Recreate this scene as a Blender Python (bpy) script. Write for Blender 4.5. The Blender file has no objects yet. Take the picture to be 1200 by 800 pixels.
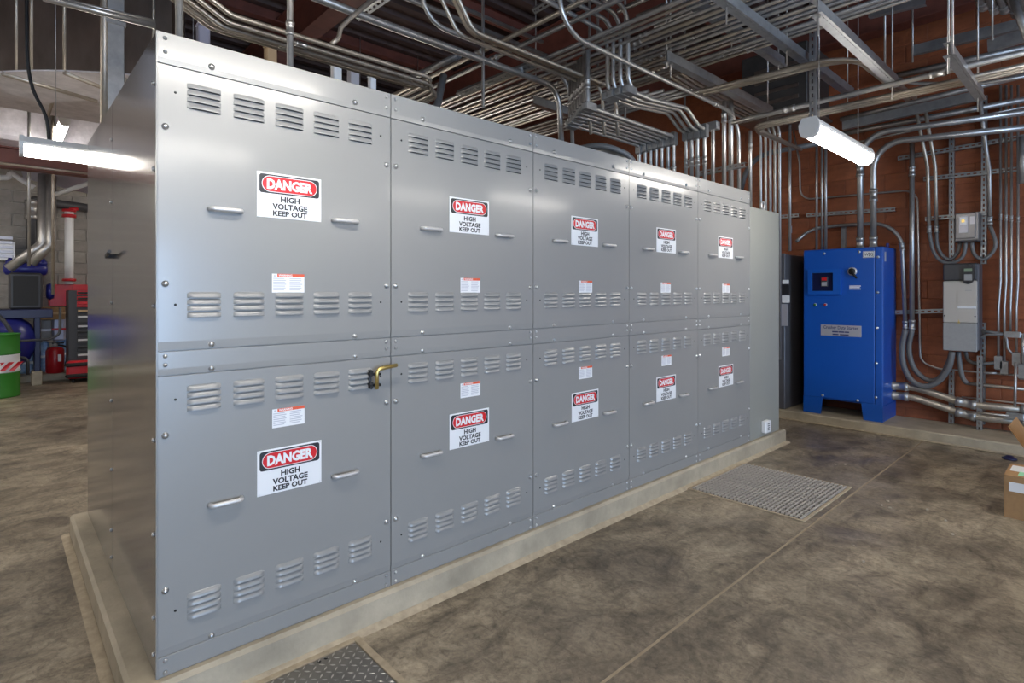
import bpy, math, random
from mathutils import Vector, Matrix
random.seed(7)
SC = bpy.context.scene
COL = SC.collection
# ------------------------------------------------------------------ camera
F, CX, HY, EYE = 656.0, 600.0, 343.0, 1.466        # focal px, centre px, horizon px, eye height
YAW = math.radians(47.35)
cam = bpy.data.cameras.new('camera')
cam.sensor_width = 36.0; cam.lens = F * 36.0 / 1200.0
cam.shift_y = -(400.0 - HY) / 1200.0
cam.clip_start = 0.05; cam.clip_end = 200
camo = bpy.data.objects.new('camera', cam); COL.objects.link(camo)
camo.location = (0, 0, EYE); camo.rotation_euler = (math.pi / 2, 0, YAW)
SC.camera = camo
FW = Vector((-math.sin(YAW), math.cos(YAW), 0)); RT = Vector((math.cos(YAW), math.sin(YAW), 0))
# ------------------------------------------------------------------ world, daylight, exposure
w = bpy.data.worlds.new('world'); SC.world = w; w.use_nodes = True
bg = w.node_tree.nodes['Background']; bg.inputs[0].default_value = (0.62, 0.78, 1.0, 1); bg.inputs[1].default_value = 2.2
def area(name, loc, rot, sx, sy, power, col):
    l = bpy.data.lights.new(name, 'AREA'); l.shape = 'RECTANGLE'; l.size = sx; l.size_y = sy; l.energy = power; l.color = col
    o = bpy.data.objects.new(name, l); COL.objects.link(o); o.location = loc; o.rotation_euler = rot
    return o
DAY = 430.0
area('daylight_through_roll_up_door', (8.85, 0.4, 1.3), (0, math.pi / 2, 0), 2.4, 4.6, DAY, (0.42, 0.65, 1.0))
LAMP = 26.0                                         # emission strength of the fluorescent diffusers
LAMPCOL = (1.0, 0.94, 0.855, 1)
vs = SC.view_settings
vs.view_transform = 'Standard'; vs.look = 'None'; vs.gamma = 1.0; vs.use_curve_mapping = False
vs.exposure = 0.55
# ------------------------------------------------------------------ picture -> place
def ray(px, py): return FW + RT * ((px - CX) / F) + Vector((0, 0, (HY - py) / F))
def onX(px, py, X): d = ray(px, py); t = X / d.x; return Vector((X, d.y * t, EYE + d.z * t))
def onY(px, py, Y): d = ray(px, py); t = Y / d.y; return Vector((d.x * t, Y, EYE + d.z * t))
def onZ(px, py, Z): d = ray(px, py); t = (Z - EYE) / d.z; return Vector((d.x * t, d.y * t, Z))
# ------------------------------------------------------------------ materials
def mat(name, col, rough=0.5, metal=0.0, noise=None, bump=0.0, bscale=60, coat=0.0, emit=None, spec=0.5, stretch=None, col2=None):
    m = bpy.data.materials.new(name); m.use_nodes = True
    nt = m.node_tree; b = nt.nodes['Principled BSDF']
    b.inputs['Base Color'].default_value = (*col, 1); b.inputs['Roughness'].default_value = rough
    b.inputs['Metallic'].default_value = metal; b.inputs['Specular IOR Level'].default_value = spec
    if coat: b.inputs['Coat Weight'].default_value = coat; b.inputs['Coat Roughness'].default_value = 0.12
    if emit: b.inputs['Emission Color'].default_value = emit[0]; b.inputs['Emission Strength'].default_value = emit[1]
    if noise or bump:
        tc = nt.nodes.new('ShaderNodeTexCoord'); mp = nt.nodes.new('ShaderNodeMapping')
        nt.links.new(tc.outputs['Object'], mp.inputs['Vector'])
        if stretch: mp.inputs['Scale'].default_value = stretch
    if noise:
        sc, amt = noise
        n = nt.nodes.new('ShaderNodeTexNoise'); n.inputs['Scale'].default_value = sc; n.inputs['Detail'].default_value = 6
        n.inputs['Roughness'].default_value = 0.62
        nt.links.new(mp.outputs['Vector'], n.inputs['Vector'])
        r = nt.nodes.new('ShaderNodeValToRGB')
        r.color_ramp.elements[0].position = 0.3; r.color_ramp.elements[1].position = 0.7
        c2 = col2 or tuple(min(1, c * (1 + amt)) for c in col); c1 = tuple(c * (1 - amt) for c in col)
        r.color_ramp.elements[0].color = (*c1, 1); r.color_ramp.elements[1].color = (*c2, 1)
        nt.links.new(n.outputs['Fac'], r.inputs['Fac']); nt.links.new(r.outputs['Color'], b.inputs['Base Color'])
    if bump:
        n2 = nt.nodes.new('ShaderNodeTexNoise'); n2.inputs['Scale'].default_value = bscale; n2.inputs['Detail'].default_value = 4
        nt.links.new(mp.outputs['Vector'], n2.inputs['Vector'])
        bp = nt.nodes.new('ShaderNodeBump'); bp.inputs['Strength'].default_value = bump; bp.inputs['Distance'].default_value = 0.01
        nt.links.new(n2.outputs['Fac'], bp.inputs['Height']); nt.links.new(bp.outputs['Normal'], b.inputs['Normal'])
    return m
def floor_mat(name):
    m = bpy.data.materials.new(name); m.use_nodes = True; nt = m.node_tree; b = nt.nodes['Principled BSDF']
    g = nt.nodes.new('ShaderNodeNewGeometry')
    def noise(scale, det, rough, dist=0.0, stretch=None):
        n = nt.nodes.new('ShaderNodeTexNoise'); n.inputs['Scale'].default_value = scale; n.inputs['Detail'].default_value = det
        n.inputs['Roughness'].default_value = rough; n.inputs['Distortion'].default_value = dist
        if stretch:
            mp = nt.nodes.new('ShaderNodeMapping'); mp.inputs['Scale'].default_value = stretch; mp.inputs['Rotation'].default_value = (0, 0, 0.5)
            nt.links.new(g.outputs['Position'], mp.inputs['Vector']); nt.links.new(mp.outputs['Vector'], n.inputs['Vector'])
        else: nt.links.new(g.outputs['Position'], n.inputs['Vector'])
        return n
    def ramp(n, stops):
        r = nt.nodes.new('ShaderNodeValToRGB'); e = r.color_ramp.elements
        e[0].position = stops[0][0]; e[0].color = (*stops[0][1], 1); e[1].position = stops[-1][0]; e[1].color = (*stops[-1][1], 1)
        for p, c in stops[1:-1]: q = e.new(p); q.color = (*c, 1)
        nt.links.new(n.outputs['Fac'], r.inputs['Fac']); return r
    def mix(a, bb, fac, mode='MIX'):
        x = nt.nodes.new('ShaderNodeMix'); x.data_type = 'RGBA'; x.blend_type = mode
        if isinstance(fac, float): x.inputs[0].default_value = fac
        else: nt.links.new(fac, x.inputs[0])
        nt.links.new(a, x.inputs[6]); nt.links.new(bb, x.inputs[7]); return x.outputs[2]
    big = ramp(noise(0.9, 8, 0.65, 0.6), [(0.30, (0.17, 0.140, 0.105)), (0.42, (0.29, 0.242, 0.180)), (0.55, (0.41, 0.345, 0.255)), (0.70, (0.56, 0.47, 0.345))])
    mid = ramp(noise(5.0, 9, 0.7, 0.9, (1, 0.55, 1)), [(0.36, (0.26, 0.25, 0.25)), (0.47, (0.62, 0.61, 0.60)), (0.60, (1, 1, 1))])
    fine = ramp(noise(42, 6, 0.7, 0.3), [(0.36, (0.62, 0.61, 0.60)), (0.62, (1, 1, 1))])
    c = mix(big.outputs['Color'], mid.outputs['Color'], 0.85, 'MULTIPLY')
    c = mix(c, fine.outputs['Color'], 0.8, 'MULTIPLY')
    speck = ramp(noise(11, 10, 0.8, 1.6, (0.85, 1.25, 1)), [(0.38, (0.42, 0.40, 0.38)), (0.50, (0.92, 0.92, 0.92)), (0.66, (1.12, 1.10, 1.05))])
    c = mix(c, speck.outputs['Color'], 0.75, 'MULTIPLY')
    nt.links.new(c, b.inputs['Base Color'])
    rr = ramp(noise(2.2, 5, 0.6, 0.4), [(0.35, (0.30,) * 3), (0.65, (0.62,) * 3)])
    nt.links.new(rr.outputs['Color'], b.inputs['Roughness'])
    bp = nt.nodes.new('ShaderNodeBump'); bp.inputs['Strength'].default_value = 0.12; bp.inputs['Distance'].default_value = 0.004
    n2 = noise(18, 5, 0.6); nt.links.new(n2.outputs['Fac'], bp.inputs['Height']); nt.links.new(bp.outputs['Normal'], b.inputs['Normal'])
    return m
K = {}
K['paint'] = mat('switchgear_grey_enamel', (0.265, 0.265, 0.258), 0.30, 0.0, (1.3, 0.03), coat=0.25, spec=0.6)
K['paint2'] = mat('end_section_grey_enamel', (0.285, 0.29, 0.262), 0.36, 0.0, (1.3, 0.03), spec=0.5)
K['side'] = mat('gloss_grey_enamel_side_shaded', (0.17, 0.155, 0.145), 0.13, 0.0, (9, 0.08), spec=0.9, coat=0.6, stretch=(3, 1, 0.15))  # same grey enamel as the fronts, colour darkened for the shade on this end
K['dark'] = mat('dark_void', (0.012, 0.012, 0.013), 0.7)
K['bolt'] = mat('zinc_bolt', (0.62, 0.63, 0.64), 0.28, 0.9)
K['handle'] = mat('satin_aluminium', (0.62, 0.61, 0.60), 0.42, 0.5)
K['galv'] = mat('galvanised_steel', (0.40, 0.39, 0.38), 0.42, 0.75, (14, 0.18))
K['galv2'] = mat('bright_galvanised_steel', (0.45, 0.44, 0.425), 0.36, 0.75, (10, 0.12))
K['tan'] = mat('warm_galvanised_steel', (0.46, 0.41, 0.345), 0.42, 0.75, (12, 0.15))
K['strut'] = mat('strut_channel_zinc', (0.36, 0.37, 0.38), 0.40, 0.8, (16, 0.15))
K['flex'] = mat('grey_liquidtight_hose', (0.13, 0.13, 0.13), 0.45, 0.0)
K['black'] = mat('black_rubber', (0.010, 0.010, 0.011), 0.6)
K['sw'] = mat('sign_white', (0.80, 0.81, 0.82), 0.35)
K['sb'] = mat('sign_black', (0.022, 0.022, 0.026), 0.35)
K['sr'] = mat('sign_red', (0.62, 0.012, 0.018), 0.35)
K['orange'] = mat('label_orange', (0.72, 0.10, 0.04), 0.4)
K['print'] = mat('label_small_print', (0.50, 0.50, 0.56), 0.5)
K['brass'] = mat('brass', (0.62, 0.46, 0.16), 0.28, 0.9)
K['floor'] = floor_mat('stained_concrete')
K['joint'] = mat('joint_sealant_tan', (0.37, 0.305, 0.22), 0.8, 0, (20, 0.2))
K['pad'] = mat('trowelled_concrete', (0.40, 0.345, 0.255), 0.6, 0.0, (3.5, 0.26), 0.25, 40)
K['caulk'] = mat('tan_mortar_fillet', (0.40, 0.33, 0.235), 0.8, 0.0, (22, 0.2))
K['brick'] = [mat('red_clay_block_%d' % i, c, 0.62, 0.0, (7, 0.28), 0.25, 70, stretch=(1, 1, 1.6)) for i, c in enumerate(
    [(0.285, 0.082, 0.030), (0.270, 0.076, 0.028), (0.300, 0.090, 0.034), (0.260, 0.073, 0.027)])]
K['mortar'] = mat('red_mortar', (0.25, 0.082, 0.038), 0.85, 0, (30, 0.2))
K['cmu'] = [mat('grey_concrete_block_%d' % i, c, 0.8, 0.0, (9, 0.18), 0.3, 80) for i, c in enumerate(
    [(0.235, 0.215, 0.195), (0.215, 0.195, 0.178), (0.255, 0.235, 0.212)])]
K['cmum'] = mat('grey_mortar', (0.36, 0.335, 0.30), 0.9)
K['white'] = mat('matt_white_wall', (0.62, 0.60, 0.57), 0.8, 0, (1.5, 0.05))
K['deck'] = mat('roof_deck_primer', (0.085, 0.055, 0.05), 0.6, 0.1, (3, 0.3))
K['beam'] = mat('red_oxide_steel', (0.165, 0.052, 0.036), 0.55, 0.0, (5, 0.25))
K['foil'] = mat('foil_faced_insulation', (0.74, 0.71, 0.74), 0.42, 0.2, (6, 0.2), 0.8, 14)
K['duct'] = mat('sheet_metal_duct', (0.27, 0.225, 0.195), 0.30, 0.8, (3.5, 0.3), stretch=(1, 1, 0.4))
K['ductd'] = mat('dark_duct', (0.10, 0.095, 0.09), 0.4, 0.6, (4, 0.2))
K['blue'] = mat('blue_powder_coat', (0.006, 0.085, 0.42), 0.36, 0, (2, 0.06))
K['blued'] = mat('blue_frame', (0.008, 0.10, 0.46), 0.32)
K['navy'] = mat('deep_blue_enamel', (0.018, 0.022, 0.19), 0.30)
K['navyd'] = mat('near_black_blue_frame', (0.012, 0.014, 0.06), 0.4)
K['glassd'] = mat('smoked_window', (0.01, 0.014, 0.05), 0.08, spec=0.8)
K['charcoal'] = mat('charcoal_enamel', (0.085, 0.085, 0.095), 0.42, 0, (2, 0.08))
K['plate'] = mat('brushed_nameplate', (0.50, 0.49, 0.53), 0.4, 0.35)
K['ink'] = mat('navy_ink', (0.03, 0.04, 0.16), 0.6)
K['beige'] = mat('beige_plastic', (0.46, 0.43, 0.39), 0.45)
K['greyp'] = mat('mid_grey_plastic', (0.30, 0.30, 0.30), 0.5, 0, (40, 0.06))
K['darkp'] = mat('dark_grey_plastic', (0.045, 0.045, 0.05), 0.45)
K['lcd'] = mat('lcd_green', (0.22, 0.30, 0.20), 0.3)
K['steelbox'] = mat('silver_grey_steel', (0.22, 0.21, 0.21), 0.32, 0.5)
K['green'] = mat('green_enamel', (0.03, 0.20, 0.02), 0.4)
K['red'] = mat('red_enamel', (0.50, 0.012, 0.02), 0.32)
K['card'] = mat('cardboard', (0.36, 0.21, 0.095), 0.75, 0, (30, 0.08))
K['cardin'] = mat('cardboard_tape', (0.50, 0.34, 0.19), 0.6)
K['mint'] = mat('green_sticker', (0.30, 0.66, 0.42), 0.6)
K['sky'] = mat('blue_plastic_wrap', (0.02, 0.22, 0.72), 0.3, 0, (9, 0.5), col2=(0.45, 0.62, 0.82))
K['diff'] = mat('lamp_diffuser', (0.9, 0.9, 0.88), 0.4, emit=(LAMPCOL, LAMP))
K['lampw'] = mat('white_lamp_housing', (0.74, 0.73, 0.70), 0.4)
K['tread'] = mat('tread_plate_steel', (0.25, 0.235, 0.215), 0.36, 0.75, (9, 0.2))
K['lug'] = mat('worn_steel_lugs', (0.55, 0.53, 0.50), 0.3, 0.85)
K['grate'] = mat('galvanised_grating', (0.52, 0.49, 0.45), 0.5, 0.2, (12, 0.15))
K['hood'] = mat('pale_lilac_sheet', (0.40, 0.40, 0.50), 0.35, 0.3)
K['chip'] = mat('pale_plaster_chip', (0.42, 0.37, 0.29), 0.8)
# ------------------------------------------------------------------ mesh tools
class MB:
    def __init__(s): s.v = []; s.f = []; s.m = []; s.s = []
    def add(s, vs_, fs, mi=0, smooth=False):
        o = len(s.v); s.v += [Vector(a) for a in vs_]
        for q in fs: s.f.append([o + i for i in q]); s.m.append(mi); s.s.append(smooth)
        return s
    def box(s, a, b, mi=0):
        x0, x1 = sorted((a[0], b[0])); y0, y1 = sorted((a[1], b[1])); z0, z1 = sorted((a[2], b[2]))
        return s.add([(x0, y0, z0), (x1, y0, z0), (x1, y1, z0), (x0, y1, z0), (x0, y0, z1), (x1, y0, z1), (x1, y1, z1), (x0, y1, z1)],
                     [(0, 3, 2, 1), (4, 5, 6, 7), (0, 1, 5, 4), (1, 2, 6, 5), (2, 3, 7, 6), (3, 0, 4, 7)], mi)
    def bbox(s, a, b, e=0.004, mi=0):                    # box with chamfered edges, one skin
        x0, x1 = sorted((a[0], b[0])); y0, y1 = sorted((a[1], b[1])); z0, z1 = sorted((a[2], b[2]))
        e = min(e, (x1 - x0) / 2.01, (y1 - y0) / 2.01, (z1 - z0) / 2.01)
        V = []; I = {}
        for cx in (0, 1):
            for cy in (0, 1):
                for cz in (0, 1):
                    X, Y, Z = (x0, x1)[cx], (y0, y1)[cy], (z0, z1)[cz]
                    sx, sy, sz = (e, -e)[cx], (e, -e)[cy], (e, -e)[cz]
                    for ax in range(3):
                        p = [X + sx, Y + sy, Z + sz]; p[ax] = (X, Y, Z)[ax]
                        I[(cx, cy, cz, ax)] = len(V); V.append(p)
        Fc = []
        for ax in range(3):
            for side in (0, 1):
                k = []
                for u, v in ((0, 0), (1, 0), (1, 1), (0, 1)):
                    c = [0, 0, 0]; c[ax] = side; c[(ax + 1) % 3] = u; c[(ax + 2) % 3] = v; k.append(I[(*c, ax)])
                Fc.append(k if side else k[::-1])
        for ax in range(3):
            b1, b2 = (ax + 1) % 3, (ax + 2) % 3
            for u in (0, 1):
                for v in (0, 1):
                    c0 = [0, 0, 0]; c1 = [0, 0, 0]; c1[ax] = 1; c0[b1] = c1[b1] = u; c0[b2] = c1[b2] = v
                    k = [I[(*c0, b1)], I[(*c1, b1)], I[(*c1, b2)], I[(*c0, b2)]]
                    Fc.append(k if (u == v) else k[::-1])
        for cx in (0, 1):
            for cy in (0, 1):
                for cz in (0, 1):
                    k = [I[(cx, cy, cz, i)] for i in range(3)]
                    Fc.append(k if (cx + cy + cz) % 2 else k[::-1])
        return s.add(V, Fc, mi)
    def prism(s, prof, fn, a, b, mi=0):                  # fn(u, v, t) -> xyz
        n = len(prof)
        V = [fn(u, v, a) for u, v in prof] + [fn(u, v, b) for u, v in prof]
        Fc = [(i, (i + 1) % n, n + (i + 1) % n, n + i) for i in range(n)] + [tuple(range(n))[::-1], tuple(range(n, 2 * n))]
        return s.add(V, Fc, mi)
    def tube(s, pts, r, seg=10, mi=0, cap=True, closed=False):
        P = [Vector(p) for p in pts]; n = len(P)
        rr = r if isinstance(r, (list, tuple)) else [r] * n
        tang = []
        for i in range(n):
            a = P[(i - 1) % n] if closed else P[max(0, i - 1)]; b = P[(i + 1) % n] if closed else P[min(n - 1, i + 1)]
            tang.append((b - a).normalized())
        t0 = tang[0]; up = Vector((0, 0, 1)) if abs(t0.z) < 0.9 else Vector((1, 0, 0))
        nn = (up - t0 * up.dot(t0)).normalized()
        V = []
        for i in range(n):
            t = tang[i]; nn = (nn - t * nn.dot(t)).normalized(); bb = t.cross(nn)
            for k in range(seg):
                a = 2 * math.pi * k / seg; V.append(P[i] + nn * (rr[i] * math.cos(a)) + bb * (rr[i] * math.sin(a)))
        Fc = []
        for i in range(n if closed else n - 1):
            j = (i + 1) % n
            for k in range(seg):
                Fc.append((i * seg + k, i * seg + (k + 1) % seg, j * seg + (k + 1) % seg, j * seg + k))
        s.add(V, Fc, mi, True)
        if cap and not closed:
            o = len(s.v) - len(V)
            s.f.append([o + k for k in range(seg)][::-1]); s.m.append(mi); s.s.append(False)
            s.f.append([o + (n - 1) * seg + k for k in range(seg)]); s.m.append(mi); s.s.append(False)
        return s
    def lathe(s, prof, c, axis='z', seg=20, mi=0):       # prof [(r, h)], open ends closed by r=0
        V = []; Fc = []; n = len(prof)
        for r, h in prof:
            for k in range(seg):
                a = 2 * math.pi * k / seg; u, v = r * math.cos(a), r * math.sin(a)
                p = {'z': (u, v, h), 'x': (h, u, v), 'y': (v, h, u)}[axis]
                V.append((p[0] + c[0], p[1] + c[1], p[2] + c[2]))
        for i in range(n - 1):
            for k in range(seg): Fc.append((i * seg + k, i * seg + (k + 1) % seg, (i + 1) * seg + (k + 1) % seg, (i + 1) * seg + k))
        if prof[0][0] > 1e-6: Fc.append(tuple(range(seg))[::-1])
        if prof[-1][0] > 1e-6: Fc.append(tuple((n - 1) * seg + k for k in range(seg)))
        return s.add(V, Fc, mi, True)
    def mesh(s, name, mats, org=(0, 0, 0), autosmooth=True):
        me = bpy.data.meshes.new(name); o = Vector(org)
        me.from_pydata([tuple(p - o) for p in s.v], [], s.f)
        for k in (mats if isinstance(mats, (list, tuple)) else [mats]): me.materials.append(K[k] if isinstance(k, str) else k)
        me.polygons.foreach_set('material_index', s.m); me.polygons.foreach_set('use_smooth', s.s)
        me.update(); return me
ORG = {}
def link(name, data, loc, parent=None):
    o = bpy.data.objects.new(name, data); COL.objects.link(o); loc = Vector(loc)
    ORG[o.name] = loc
    if parent is not None: o.parent = parent; o.location = loc - ORG[parent.name]
    else: o.location = loc
    return o
def tag(o, label=None, cat=None, group=None, kind=None):
    if label: o['label'] = label
    if cat: o['category'] = cat
    if group: o['group'] = group
    if kind: o['kind'] = kind
    return o
def base(mb):
    xs = [p.x for p in mb.v]; ys = [p.y for p in mb.v]; zs = [p.z for p in mb.v]
    return Vector(((min(xs) + max(xs)) / 2, (min(ys) + max(ys)) / 2, min(zs)))
def part(name, mb, mats, parent, org=None, label=None):
    org = base(mb) if org is None else org
    o = link(name, mb.mesh(name, mats, org), org, parent)
    if label: o['label'] = label
    return o
def solo(name, mb, mats, label, cat, group=None, kind=None):
    return tag(part(name, mb, mats, None), label, cat, group, kind)
def thing(name, loc, label, cat, group=None):
    return tag(link(name, None, loc), label, cat, group)
def put(name, me, loc, parent): return link(name, me, loc, parent)
def struct(name, mb, mats):
    o = part(name, mb, mats, None); o['kind'] = 'structure'; return o
def fillet(pts, R, n=6):
    P = [Vector(p) for p in pts]; out = [P[0]]
    for i in range(1, len(P) - 1):
        a, b, c = P[i - 1], P[i], P[i + 1]
        d1 = (a - b); d2 = (c - b); l1, l2 = d1.length, d2.length; d1.normalize(); d2.normalize()
        ang = d1.angle(d2)
        if ang > math.pi - 0.02: out.append(b); continue
        t = min(R / math.tan(ang / 2), l1 * 0.48, l2 * 0.48)
        rr = t * math.tan(ang / 2); cdir = (d1 + d2).normalized(); cen = b + cdir * (rr / math.sin(ang / 2))
        p1, p2 = b + d1 * t, b + d2 * t; v1, v2 = p1 - cen, p2 - cen
        om = v1.angle(v2)
        for k in range(n + 1):
            u = k / n
            out.append(cen + (v1 * math.sin((1 - u) * om) + v2 * math.sin(u * om)) / math.sin(om))
    out.append(P[-1]); return out
def smooth_path(pts, n=5):
    P = [Vector(p) for p in pts]; P = [P[0] * 2 - P[1]] + P + [P[-1] * 2 - P[-2]]; out = []
    for i in range(1, len(P) - 2):
        for k in range(n):
            t = k / n; a, b, c, d = P[i - 1:i + 3]
            out.append(0.5 * ((2 * b) + (c - a) * t + (2 * a - 5 * b + 4 * c - d) * t * t + (3 * b - a - 3 * c + d) * t ** 3))
    out.append(P[-2]); return out
def along(pts, dist):
    d = 0
    for a, b in zip(pts, pts[1:]):
        L = (b - a).length
        if d + L >= dist: return a + (b - a) * ((dist - d) / L), (b - a).normalized()
        d += L
    return pts[-1], (pts[-1] - pts[-2]).normalized()
def conduit(pts, r, label, group=None, R=None, m='galv', couple=(), name='conduit', cat='conduit', ends=False, soft=False):
    Q = smooth_path(pts) if soft else fillet(pts, R or r * 7)
    o = solo(name, MB().tube(Q, r, 12 if r > 0.02 else 9), m, label, cat, group)
    tot = sum((b - a).length for a, b in zip(Q, Q[1:]))
    ds = [c if c >= 0 else tot + c for c in couple]
    if ends: ds += [0.03, tot - 0.03]
    for d in ds:
        p, t = along(Q, d); L = max(0.03, r * 2.2)
        mb = MB().tube([p - t * L, p - t * L * 0.55, p - t * L * 0.5, p + t * L * 0.5, p + t * L * 0.55, p + t * L],
                       [r * 1.32, r * 1.32, r * 1.18, r * 1.18, r * 1.32, r * 1.32], 12)
        part('coupling', mb, 'galv2', o)
    return o
def lb_body(p, r, d, parent, nm='conduit_body'):          # boxy conduit body at an elbow, long along d
    d = Vector(d).normalized(); L = r * 6.5; up = Vector((0, 0, 1)) if abs(d.z) < .9 else Vector((0, 1, 0)); sd = d.cross(up).normalized(); up = sd.cross(d)
    mb = MB(); V = []
    for t, s_ in ((-0.35, 0.8), (-0.3, 1.45), (0.62, 1.45), (0.72, 0.9)):
        for a, b in ((-1, -1), (1, -1), (1, 1), (-1, 1)): V.append(Vector(p) + d * (t * L) + sd * (a * r * s_) + up * (b * r * s_))
    Fc = [(0, 3, 2, 1), (12, 13, 14, 15)]
    for i in range(3):
        for k in range(4): Fc.append((i * 4 + k, i * 4 + (k + 1) % 4, i * 4 + 4 + (k + 1) % 4, i * 4 + 4 + k))
    mb.add(V, Fc); return part(nm, mb, 'strut', parent)
def strut_mb(p0, p1, nrm, w=0.041, d=0.041, slots=True, pitch=0.05):
    p0, p1 = Vector(p0), Vector(p1); a = (p1 - p0); L = a.length; a.normalize(); n = Vector(nrm); n = (n - a * n.dot(a)).normalized(); s = a.cross(n)
    N = max(2, int(L / pitch)); T = [0]
    for i in range(N): T += [(i + 0.22) * L / N, (i + 0.78) * L / N]
    T.append(L); rows = [(-w / 2, -d), (-w / 2, 0), (-w / 6, 0), (w / 6, 0), (w / 2, 0), (w / 2, -d)]
    V = [p0 + a * t + s * u + n * v for t in T for u, v in rows]; Fc = []
    for i in range(len(T) - 1):
        for k in range(5):
            if slots and k == 2 and i % 2 == 1: continue
            q = i * 6 + k; Fc.append((q, q + 6, q + 7, q + 1))
    return MB().add(V, Fc)
def strut(p0, p1, nrm, label, group=None, slots=True, w=0.041, d=0.041, parent=None, name='strut_channel', m='strut'):
    mb = strut_mb(p0, p1, nrm, w, d, slots)
    o = part(name, mb, m, parent) if parent else solo(name, mb, m, label, 'strut', group)
    md = o.modifiers.new('thick', 'SOLIDIFY'); md.thickness = 0.003; md.offset = 0
    return o
_font = {}
def text(mb, s, size, place, mi, cx=0, cy=0, bold=0.0, sx=1.0, width=None):
    c = bpy.data.curves.new('t', 'FONT'); c.body = s; c.size = size; c.align_x = 'CENTER'; c.offset = bold; c.resolution_u = 2
    o = bpy.data.objects.new('t', c); COL.objects.link(o)
    dg = bpy.context.evaluated_depsgraph_get(); dg.update()
    me = bpy.data.meshes.new_from_object(o.evaluated_get(dg))
    xs = [v.co.x for v in me.vertices]; ys = [v.co.y for v in me.vertices]
    if width: sx = width / (max(xs) - min(xs))
    mx = (max(xs) + min(xs)) / 2; my = (max(ys) + min(ys)) / 2
    mb.add([place((v.co.x - mx) * sx + cx, v.co.y - my + cy) for v in me.vertices], [tuple(p.vertices) for p in me.polygons], mi)
    bpy.data.objects.remove(o); bpy.data.curves.remove(c); bpy.data.meshes.remove(me)
def rrect(w, h, r, n=6, cx=0, cy=0):
    P = []
    for qx, qy, a0 in ((1, 1, 0), (-1, 1, 90), (-1, -1, 180), (1, -1, 270)):
        for k in range(n + 1):
            a = math.radians(a0 + 90 * k / n); P.append((cx + qx * (w / 2 - r) + r * math.cos(a), cy + qy * (h / 2 - r) + r * math.sin(a)))
    return P
def plate(mb, P, place, mi): mb.add([place(u, v) for u, v in P], [tuple(range(len(P)))], mi)
ORD = ['first', 'second', 'third', 'fourth', 'fifth', 'sixth', 'seventh', 'eighth', 'ninth', 'tenth', 'eleventh', 'twelfth', 'thirteenth', 'fourteenth', 'fifteenth', 'sixteenth', 'seventeenth', 'eighteenth', 'nineteenth', 'twentieth']
# ================================================================== THE SETTING
WY, WX, CEIL, XR, YF = 7.40, -12.7, 4.75, 9.0, -6.0
fl = struct('floor', MB().box((WX - .2, YF, -0.2), (XR, WY + .2, -0.002)), 'joint')
for (a, b) in (((WX, YF), (-1.327, 2.2)), ((WX, 2.2), (-1.327, WY)), ((-1.312, YF), (XR, -0.9)), ((-1.312, -0.89), (XR, WY))):
    part('slab', MB().box((a[0], a[1], -0.003), (b[0], b[1], 0)), 'floor', fl)
ce = MB(); prof = []
x = WX
while x < XR: prof += [(x, 0), (x + .10, 0), (x + .13, -.05), (x + .22, -.05)]; x += .25
prof += [(XR, 0), (XR, .1), (WX, .1)]
n = len(prof); ce.add([(u, t, CEIL + v) for t in (YF, WY + .2) for u, v in prof], [(i, i + 1, n + i + 1, n + i) for i in range(n - 1)] + [(n - 1, 0, n, 2 * n - 1)])
struct('ceiling', ce, 'deck')
wb = struct('wall_back', MB().box((WX, WY - .003, 0), (XR, WY + .2, CEIL)), 'mortar')
# red block wall: blocks in view singly, the rest joined
bw, bh, jt = 0.4, 0.2, 0.008
shapes = []
for i in range(4):
    mb = MB().bbox((0.001 * i, 0, 0), (bw - jt, 0.02, bh - jt), 0.003); shapes.append(mb.mesh('block', K['brick'][i]))
rest = MB(); z = 0.0; row = 0
while z + bh < CEIL + .1:
    x = -4.4 - (bw / 2 if row % 2 else 0)
    while x < XR - bw:
        if -3.5 < x < 0.75 and 0.0 <= z < 4.2:
            put('block', shapes[random.randrange(4)], (x, WY - 0.008 + random.uniform(-.0012, .0012), z + .004), wb)
        else: rest.bbox((x, WY - 0.006, z + .004), (x + bw - jt, WY + .014, z + bh - jt + .004), 0.004)
        x += bw
    z += bh; row += 1
o = part('block_courses', rest, [K['brick'][0]], wb); o['kind'] = 'stuff'
# grey concrete block wall far left
wl = struct('wall_left', MB().box((WX - .2, YF, 0), (WX - .012, WY + .2, CEIL)), 'cmum')
shapes = [MB().bbox((0, 0.002 * i, 0), (0.02, bw - .012, bh - .012), 0.004).mesh('block', K['cmu'][i]) for i in range(3)]
rest = MB(); z = 0.0; row = 0
while z + bh < CEIL + .1:
    y = -5.6 - (bw / 2 if row % 2 else 0)
    while y < WY - bw:
        if -0.7 < y < 1.9 and z < 3.6: put('block', shapes[random.randrange(3)], (WX - .012, y, z + .004), wl)
        else: rest.bbox((WX - .012, y, z + .004), (WX + .006, y + bw - .012, z + bh - .008), 0.004)
        y += bw
    z += bh; row += 1
o = part('block_courses', rest, [K['cmu'][0]], wl); o['kind'] = 'stuff'
struct('wall_front', MB().box((WX, YF - .2, 0), (XR, YF, CEIL)), 'white')
mb = MB(); mb.box((XR, YF, 0), (XR + .2, -1.9, CEIL)); mb.box((XR, 2.7, 0), (XR + .2, WY, CEIL)); mb.box((XR, -1.9, 2.6), (XR + .2, 2.7, CEIL))
struct('wall_right', mb, 'white')
struct('trim_1', MB().bbox((-4.4, 6.75, 0), (XR - .05, WY - .01, 0.10), 0.012), 'pad')
struct('trim_2', MB().bbox((-4.4, 6.725, 0), (XR - .05, 6.755, 0.014), 0.006), 'caulk')
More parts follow.
